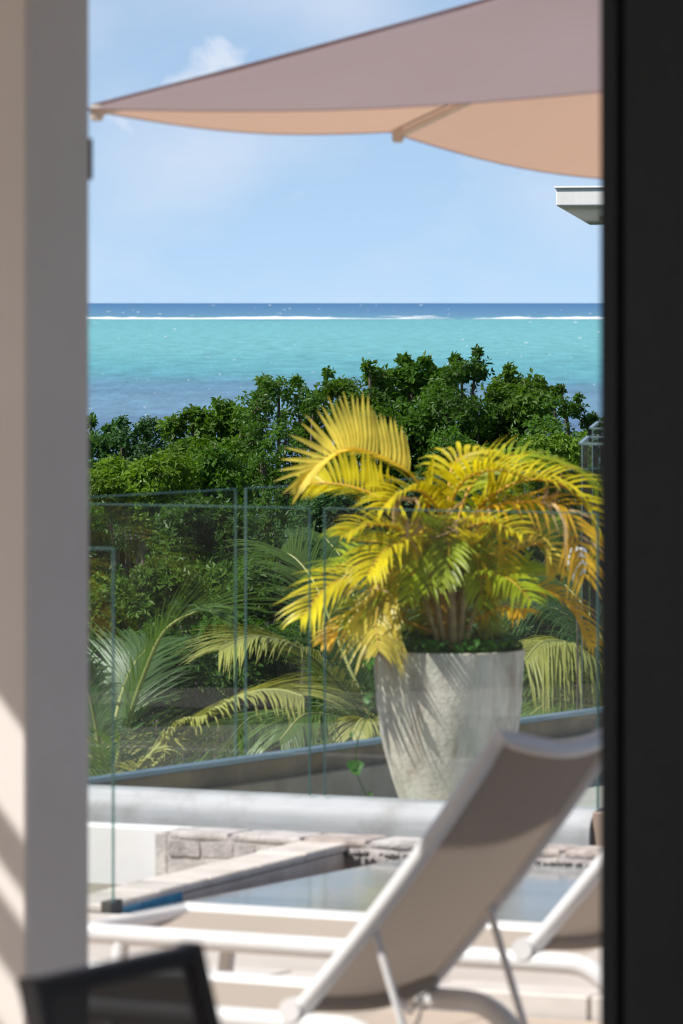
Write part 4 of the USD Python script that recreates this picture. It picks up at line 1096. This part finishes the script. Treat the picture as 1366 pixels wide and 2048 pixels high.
# ------------------------------------------------------------------ parasol
UA, WA = axes(28.0)
HA = 1.68
C0 = px(166, 213, 14.4) + (UA + WA) * HA
PR = thing('parasol', 'large taupe square parasol with glowing orange underside over the pool deck', 'parasol')
ZL, ZA = 1.71 + 0.490, 2.88
def can_z(a, b):
    m = np.maximum(np.abs(a), np.abs(b)); mn = np.minimum(np.abs(a), np.abs(b))
    rel = np.where(m > 1e-6, mn / np.maximum(m, 1e-6), 0)
    zr = ZL - 0.006 * HA * (a + 1) - 0.036 * HA * (b + 1) + 0.046 * (1 - rel)
    sag = -0.030 * np.sin(np.pi * rel) * m ** 2 - 0.02 * np.sin(np.pi * m) * np.sin(np.pi * rel)
    return ZA + (zr - ZA) * m + sag
n = 49
ga = np.linspace(-1, 1, n)
Ag, Bg = np.meshgrid(ga, ga)
Pg = V(C0[0], C0[1], 0) + Ag[..., None] * HA * UA + Bg[..., None] * HA * WA
Pg[..., 2] = can_z(Ag, Bg) + (meshkit.fbm(np.stack([Ag * 5, Bg * 5, Ag * 0], -1), 3, 9) - 0.5) * 0.018 * np.clip(1.02 - np.maximum(np.abs(Ag), np.abs(Bg)), 0, 0.25) * 4
i, j = np.meshgrid(np.arange(n - 1), np.arange(n - 1), indexing='ij')
q = np.stack([i * n + j, i * n + j + 1, (i + 1) * n + j + 1, (i + 1) * n + j], -1).reshape(-1, 4)
MB().add(Pg.reshape(-1, 3), q).build('canopy', M_canopy, PR, smooth=True)
def cp(a, b, dz=0.0):
    p = V(C0[0], C0[1], 0) + a * HA * UA + b * HA * WA
    p[2] = float(can_z(np.array(a), np.array(b))) + dz
    return p
rim = [(s, -1) for s in np.linspace(-1, 1, 25)] + [(1, s) for s in np.linspace(-1, 1, 25)[1:]] + [(-s, 1) for s in np.linspace(-1, 1, 25)[1:]] + [(-1, -s) for s in np.linspace(-1, 1, 25)[1:]]
MB().tube([cp(a, b) for a, b in rim], 0.002, 6).build('hem', M_canopy, PR, smooth=True)
for a, b in ((-1, -1), (1, -1), (1, 1), (-1, 1), (0, -1), (1, 0), (0, 1), (-1, 0)):
    pts = [cp(a * t, b * t, -0.020) for t in np.linspace(0.03, 0.985, 10)]
    MB().tube(pts, 0.010, 8).build('rib', M_wood, PR, smooth=True)
    MB().tube([cp(a * t, b * t, 0.002) for t in np.linspace(0.02, 0.99, 12)], 0.005, 6).build('seam', M_canopy, PR, smooth=True)
    e = cp(a * 0.985, b * 0.985, -0.02)
    MB().rbox(e + V(-0.016, -0.016, -0.020), V(0.032, 0, 0), V(0, 0.032, 0), UP * 0.04, 0.006).build('rib_cap', M_wood, PR)
    top = cp(a * 0.5, b * 0.5, -0.03)
    MB().tube([top, V(C0[0], C0[1], 2.05) + nrm(V(*(top - C0)[:2], 0)) * 0.04], 0.009, 8).build('strut', M_wood, PR, smooth=True)
MB().tube([V(C0[0], C0[1], 0.0), V(C0[0], C0[1], ZA - 0.02)], 0.024, 14).build('pole', M_wood, PR, smooth=True)
MB().lathe([(0.0, 1.99), (0.05, 1.99), (0.055, 2.03), (0.055, 2.07), (0.026, 2.1), (0.0, 2.1)], V(C0[0], C0[1], 0), 20).build('runner', M_wood, PR, smooth=30)
MB().lathe([(0.0, 0.002), (0.30, 0.002), (0.30, 0.06), (0.27, 0.085), (0.04, 0.095), (0.035, 0.32), (0.0, 0.32)], V(C0[0], C0[1], 0), 32).build('base', M_coping, PR, smooth=30)
MB().lathe([(0.0, -0.01), (0.03, -0.01), (0.035, 0.03), (0.02, 0.06), (0.0, 0.085)], V(C0[0], C0[1], ZA), 16).build('finial', M_wood, PR, smooth=40)

# ------------------------------------------------------------------ sun loungers
def rounded_path(pts, r, n=5):
    """polyline with rounded corners"""
    p = [np.asarray(q, float) for q in pts]
    out = [p[0]]
    for k in range(1, len(p) - 1):
        a, b, c = p[k - 1], p[k], p[k + 1]
        da, dc = a - b, c - b
        ra = min(r, 0.45 * np.linalg.norm(da), 0.45 * np.linalg.norm(dc))
        s, e = b + nrm(da) * ra, b + nrm(dc) * ra
        for t in np.linspace(0, 1, n):
            out.append((1 - t) ** 2 * s + 2 * t * (1 - t) * b + t * t * e)
    out.append(p[-1])
    return np.array(out)


LW = 0.49
def make_lounger(name, label, hinge, deg, floor):
    """local x runs to the head end, local y across (away from the viewer), origin on the floor below the near hinge"""
    t = thing(name, label, 'sun lounger', 'sun loungers on the terrace', loc=(hinge[0], hinge[1], floor), rz=-deg)
    h = hinge[2] - floor                                  # seat height
    top = V(0.455, 0, h + 0.558)
    for y in (0.0, LW):
        o = V(0, y, 0)
        # side rail with the bent legs at both ends
        p = rounded_path([o + V(0.40, 0, 0.02), o + V(0.33, 0, 0.12), o + V(0.24, 0, h - 0.10), o + V(0.14, 0, h - 0.015), o + V(-1.15, 0, h - 0.015)], 0.05)
        MB().tube(p, 0.023, 12, ell=((0, 1, 0), 1.0)).build('side_rail', M_white, t, smooth=50)
        p = rounded_path([o + V(-1.03, 0, h - 0.02), o + V(-1.07, 0, 0.02)], 0.03)
        MB().tube(p, 0.019, 12).build('leg', M_white, t, smooth=50)
        # hinge knuckle
        m = trimesh.creation.cylinder(0.024, 0.05, sections=16)
        m.apply_transform(trimesh.transformations.rotation_matrix(math.pi / 2, [1, 0, 0]))
        MB().add(np.array(m.vertices) + o + V(-0.01, 0, h + 0.012), m.faces).build('hinge', M_white, t, smooth=40)
        # prop that holds the backrest
        a = o + V(0.46 * 0.34, 0.02 if y == 0 else -0.02, h + 0.57 * 0.34 - 0.01)
        b = o + V(0.29, 0.02 if y == 0 else -0.02, 0.16)
        MB().tube([a, b], 0.008, 10).build('prop', M_white, t, smooth=50)
    MB().tube([V(0.29, 0.018, 0.16), V(0.29, LW - 0.018, 0.16)], 0.010, 10).build('cross_bar', M_white, t, smooth=50)
    MB().tube([V(-1.15, 0.0, h - 0.015), V(-1.15, LW, h - 0.015)], 0.019, 12).build('cross_bar', M_white, t, smooth=50)
    MB().tube([V(0.40, 0.0, 0.022), V(0.40, LW, 0.022)], 0.014, 12).build('cross_bar', M_white, t, smooth=50)
    # backrest loop: two sides slightly hollow, bowed top rail
    def bp(u, y, off=0.0):
        """point on the backrest: u from hinge 0 to top 1"""
        q = V(0, y, h + 0.01) + (top - V(0, 0, h)) * u
        nb_ = nrm(V(0.57, 0, -0.46))                    # the back's own outward normal (towards the floor)
        return q + nb_ * (0.012 * math.sin(math.pi * u) + off)
    us = np.linspace(0.0, 1.0, 14)
    loop = [bp(u, 0.0) for u in us]
    topc = [bp(1.0, y, 0.030 * math.sin(math.pi * y / LW)) + V(0.0, 0, -0.020 * math.sin(math.pi * y / LW)) for y in np.linspace(0, LW, 13)]
    path = np.array(loop + topc[1:-1] + [bp(u, LW) for u in us[::-1]])
    MB().tube(path, 0.018, 12, ell=((0.7, 0.02, 0.71), 1.0)).build('backrest_frame', M_white, t, smooth=50)
    ny, nu = 13, 20
    g = np.array([[bp(u, y, 0.030 * math.sin(math.pi * y / LW) * (0.35 + 0.65 * u)) for y in np.linspace(0.012, LW - 0.012, ny)] for u in np.linspace(0.03, 0.985, nu)])
    i, j = np.meshgrid(np.arange(nu - 1), np.arange(ny - 1), indexing='ij')
    q = np.stack([i * ny + j, i * ny + j + 1, (i + 1) * ny + j + 1, (i + 1) * ny + j], -1).reshape(-1, 4)
    MB().add(g.reshape(-1, 3), q).build('back_sling', M_sling, t, smooth=True)
    MB().tube([bp(0.03, y, 0.03 * math.sin(math.pi * y / LW)) for y in np.linspace(0.0, LW, 13)], 0.016, 10).build('cross_bar', M_sling, t, smooth=True)
    g = np.array([[V(x, y, h - 0.005 - 0.03 * math.sin(math.pi * y / LW)) for y in np.linspace(0.012, LW - 0.012, 9)] for x in np.linspace(-1.14, -0.02, 12)])
    i, j = np.meshgrid(np.arange(11), np.arange(8), indexing='ij')
    q = np.stack([i * 9 + j, i * 9 + j + 1, (i + 1) * 9 + j + 1, (i + 1) * 9 + j], -1).reshape(-1, 4)
    MB().add(g.reshape(-1, 3), q).build('seat_sling', M_sling, t, smooth=True)
    # white cord tie under the backrest
    p = [bp(0.06, LW * 0.55, 0.05), bp(0.04, LW * 0.58, 0.08), bp(0.09, LW * 0.62, 0.07), bp(0.02, LW * 0.66, 0.09), bp(-0.03, LW * 0.62, 0.10)]
    MB().tube(bez(p, 20), 0.004, 6).build('cord', M_white, t, smooth=True)
    return t


FLO = -0.05
h1 = px(600, 2032, 11.2)
make_lounger('sun_lounger', 'nearest taupe sling lounger with its raised back toward the viewer', h1, 31.5, FLO)
h2 = px(1062, 1908, 12.15); h2[2] = h1[2]
h2 = pz(1062, 1908, h1[2])
make_lounger('sun_lounger', 'farther white lounger, its raised back cut by the dark door frame', h2, 29.0, FLO)

# ------------------------------------------------------------------ dark chair in the foreground
cl, cr = px(28, 1956, 7.2), px(368, 1882, 7.62)
cdir = nrm(V(*(cr - cl)[:2], 0)); cwid = np.linalg.norm((cr - cl)[:2])
cf = V(cdir[1], -cdir[0], 0)                            # the way the chair faces (right and nearer)
ct = thing('patio_chair', 'dark grey metal chair with mesh back at the lower left', 'chair')
zt = (cl[2] + cr[2]) / 2
cl = V(cl[0], cl[1], zt); cr = cl + cdir * cwid
seat_z = FLO + 0.44
lean = 0.12
bl = cl + cf * lean; bl[2] = seat_z
for k, o in enumerate((cl, cr)):
    b = o + cf * lean; b = V(b[0], b[1], seat_z)
    s = cdir * (0.0 if k == 0 else -0.026)
    dn = b - o
    MB().rbox(o + s, cdir * 0.026, cf * 0.030, dn, 0.004).build('back_post', M_chair, ct)
    f = b + cf * 0.0
    MB().rbox(V(f[0], f[1], FLO) + s - cf * 0.06, cdir * 0.026, cf * 0.030, V(*(cf * 0.06)[:2], seat_z - FLO), 0.004).build('leg', M_chair, ct)
    ff = b + cf * 0.46
    MB().rbox(V(ff[0], ff[1], FLO) + s, cdir * 0.026, cf * 0.030, UP * (seat_z - FLO + 0.20), 0.004).build('leg', M_chair, ct)
    MB().rbox(V(b[0], b[1], seat_z + 0.20) + s - cf * 0.03, cdir * 0.026, cf * 0.52, UP * 0.022, 0.004).build('armrest', M_chair, ct)
    MB().rbox(V(b[0], b[1], seat_z - 0.03) + s, cdir * 0.026, cf * 0.46, UP * 0.03, 0.004).build('seat_rail', M_chair, ct)
MB().rbox(cl - UP * 0.028 + cdir * 0.0265 + cf * 0.004, cdir * (cwid - 0.053), cf * 0.026, UP * 0.026, 0.004).build('top_rail', M_chair, ct)
g = np.array([[cl + cdir * (0.02 + (cwid - 0.04) * s) + (cf * lean + UP * (seat_z - zt)) * t + cf * (0.012 - 0.02 * math.sin(math.pi * s) * math.sin(math.pi * t)) for s in np.linspace(0, 1, 9)] for t in np.linspace(0.03, 1, 9)])
i, j = np.meshgrid(np.arange(8), np.arange(8), indexing='ij')
q = np.stack([i * 9 + j, i * 9 + j + 1, (i + 1) * 9 + j + 1, (i + 1) * 9 + j], -1).reshape(-1, 4)
MB().add(g.reshape(-1, 3), q).build('back_mesh', M_mesh, ct, smooth=True)
g = np.array([[V(*(cl + cdir * (0.02 + (cwid - 0.04) * s) + cf * (lean + 0.02 + 0.44 * t))[:2], seat_z - 0.005 - 0.015 * math.sin(math.pi * s)) for s in np.linspace(0, 1, 9)] for t in np.linspace(0, 1, 9)])
MB().add(g.reshape(-1, 3), q).build('seat_mesh', M_mesh, ct, smooth=True)

# ------------------------------------------------------------------ pillar, roof, pergola, door frame
AP, CPx = axes(31.0)
pk = px(51, 1000, 10.4)
PIL = thing('pillar', 'white plastered terrace pillar filling the left edge', 'pillar')
MB().rbox(V(pk[0], pk[1], FLO), -AP * 0.22, CPx * 0.212, UP * (2.76 - FLO), 0.004).build('shaft', M_plaster, PIL)
pe = V(pk[0], pk[1], 0) + CPx * 0.212
zc = CAMZ + (605 - 318) / F * 10.58
MB().rbox(V(pe[0], pe[1], zc - 0.039) - AP * 0.03, AP * 0.030 + CPx * 0.0, CPx * 0.0135, UP * 0.078, 0.003).build('latch_plate', M_darkmetal, PIL)
ROOFZ = 2.76
M_ceil = surf('ceiling_look', (0.52, 0.49, 0.46), scale=2, rough=0.8)
roof = thing('terrace_roof', 'flat terrace roof overhead, outside the picture', 'roof')


def up_to_roof(p):
    """where the ray from the point p to the sun meets the roof"""
    return p + SUN * (ROOFZ - p[2]) / SUN[2]


def prism(name, poly, z0, z1, mat, parent):
    n = len(poly)
    v = [V(x, y, z0) for x, y in poly] + [V(x, y, z1) for x, y in poly]
    f = [[k, (k + 1) % n, n + (k + 1) % n, n + k] for k in range(n)] + [[3, 2, 1, 0], [4, 5, 6, 7]]
    return MB().add(v, f).build(name, mat, parent)


face = px(25, 1000, 10.42)
zrow = lambda y: CAMZ - (y - HZ) / F * 10.42
cross = [up_to_roof(V(face[0], face[1], zrow(y))) for y in (1432, 1690, 1770, 1862, 1970)]
ta = up_to_roof(h1 + V(0.385, -0.25, 0.57) * 0.62); tb = up_to_roof(h1 + V(0.26, 0.42, 0) + V(0.385, -0.25, 0.57) * 0.66)
sl = (tb[0] - ta[0]) / (tb[1] - ta[1])
ye = cross[0][1] + 0.20
yf = tb[1] + 0.09
xl = cross[0][0]
prism('slab', [(xl, -4), (6, -4), (6, ye), (xl, ye)], ROOFZ, ROOFZ + 0.10, M_ceil, roof)
prism('slab', [(ta[0] + sl * (ye + 0.002 - ta[1]), ye + 0.002), (6, ye + 0.002), (6, yf), (ta[0] + sl * (yf - ta[1]), yf)], ROOFZ, ROOFZ + 0.10, M_ceil, roof)
for xa, xb in ((cross[2][0], cross[1][0]), (cross[4][0], cross[3][0]), (cross[4][0] - 0.19, cross[4][0] - 0.11), (cross[4][0] - 0.38, cross[4][0] - 0.30)):
    prism('pergola_slat', [(xa + 0.15, 4.0), (xb + 0.15, 4.0), (xb, ye), (xa, ye)], ROOFZ, ROOFZ + 0.03, M_white, roof)

dk = px(1200, 1000, 8.5)
DF = thing('door_frame', 'dark charcoal sliding door frame filling the right edge', 'door frame')
AD, CD = axes(14.0)
o = V(dk[0], dk[1], FLO)
hgt = UP * (ROOFZ - FLO - 0.01)
MB().rbox(o, AD * 0.027, CD * 0.05, hgt, 0.003).build('stile', M_black, DF)
MB().box(o + AD * 0.0275 + CD * 0.012, AD * 0.0085, CD * 0.03, hgt).build('gasket', M_groove, DF)
MB().rbox(o + AD * 0.0365 - CD * 0.004, AD * 0.16, CD * 0.06, hgt, 0.003).build('stile', M_black, DF)
MB().rbox(o + AD * 0.205, AD * 3.0, CD * 0.06, hgt, 0.003).build('panel', M_black, DF)
mb = MB(); mb.box(V(-9.0, -4.4, FLO), V(16.2, 0, 0), V(0, 0.2, 0), UP * (ROOFZ - FLO - 0.01))
tag(mb.build('house_wall', M_plaster), 'plastered house wall behind the viewpoint', 'wall')
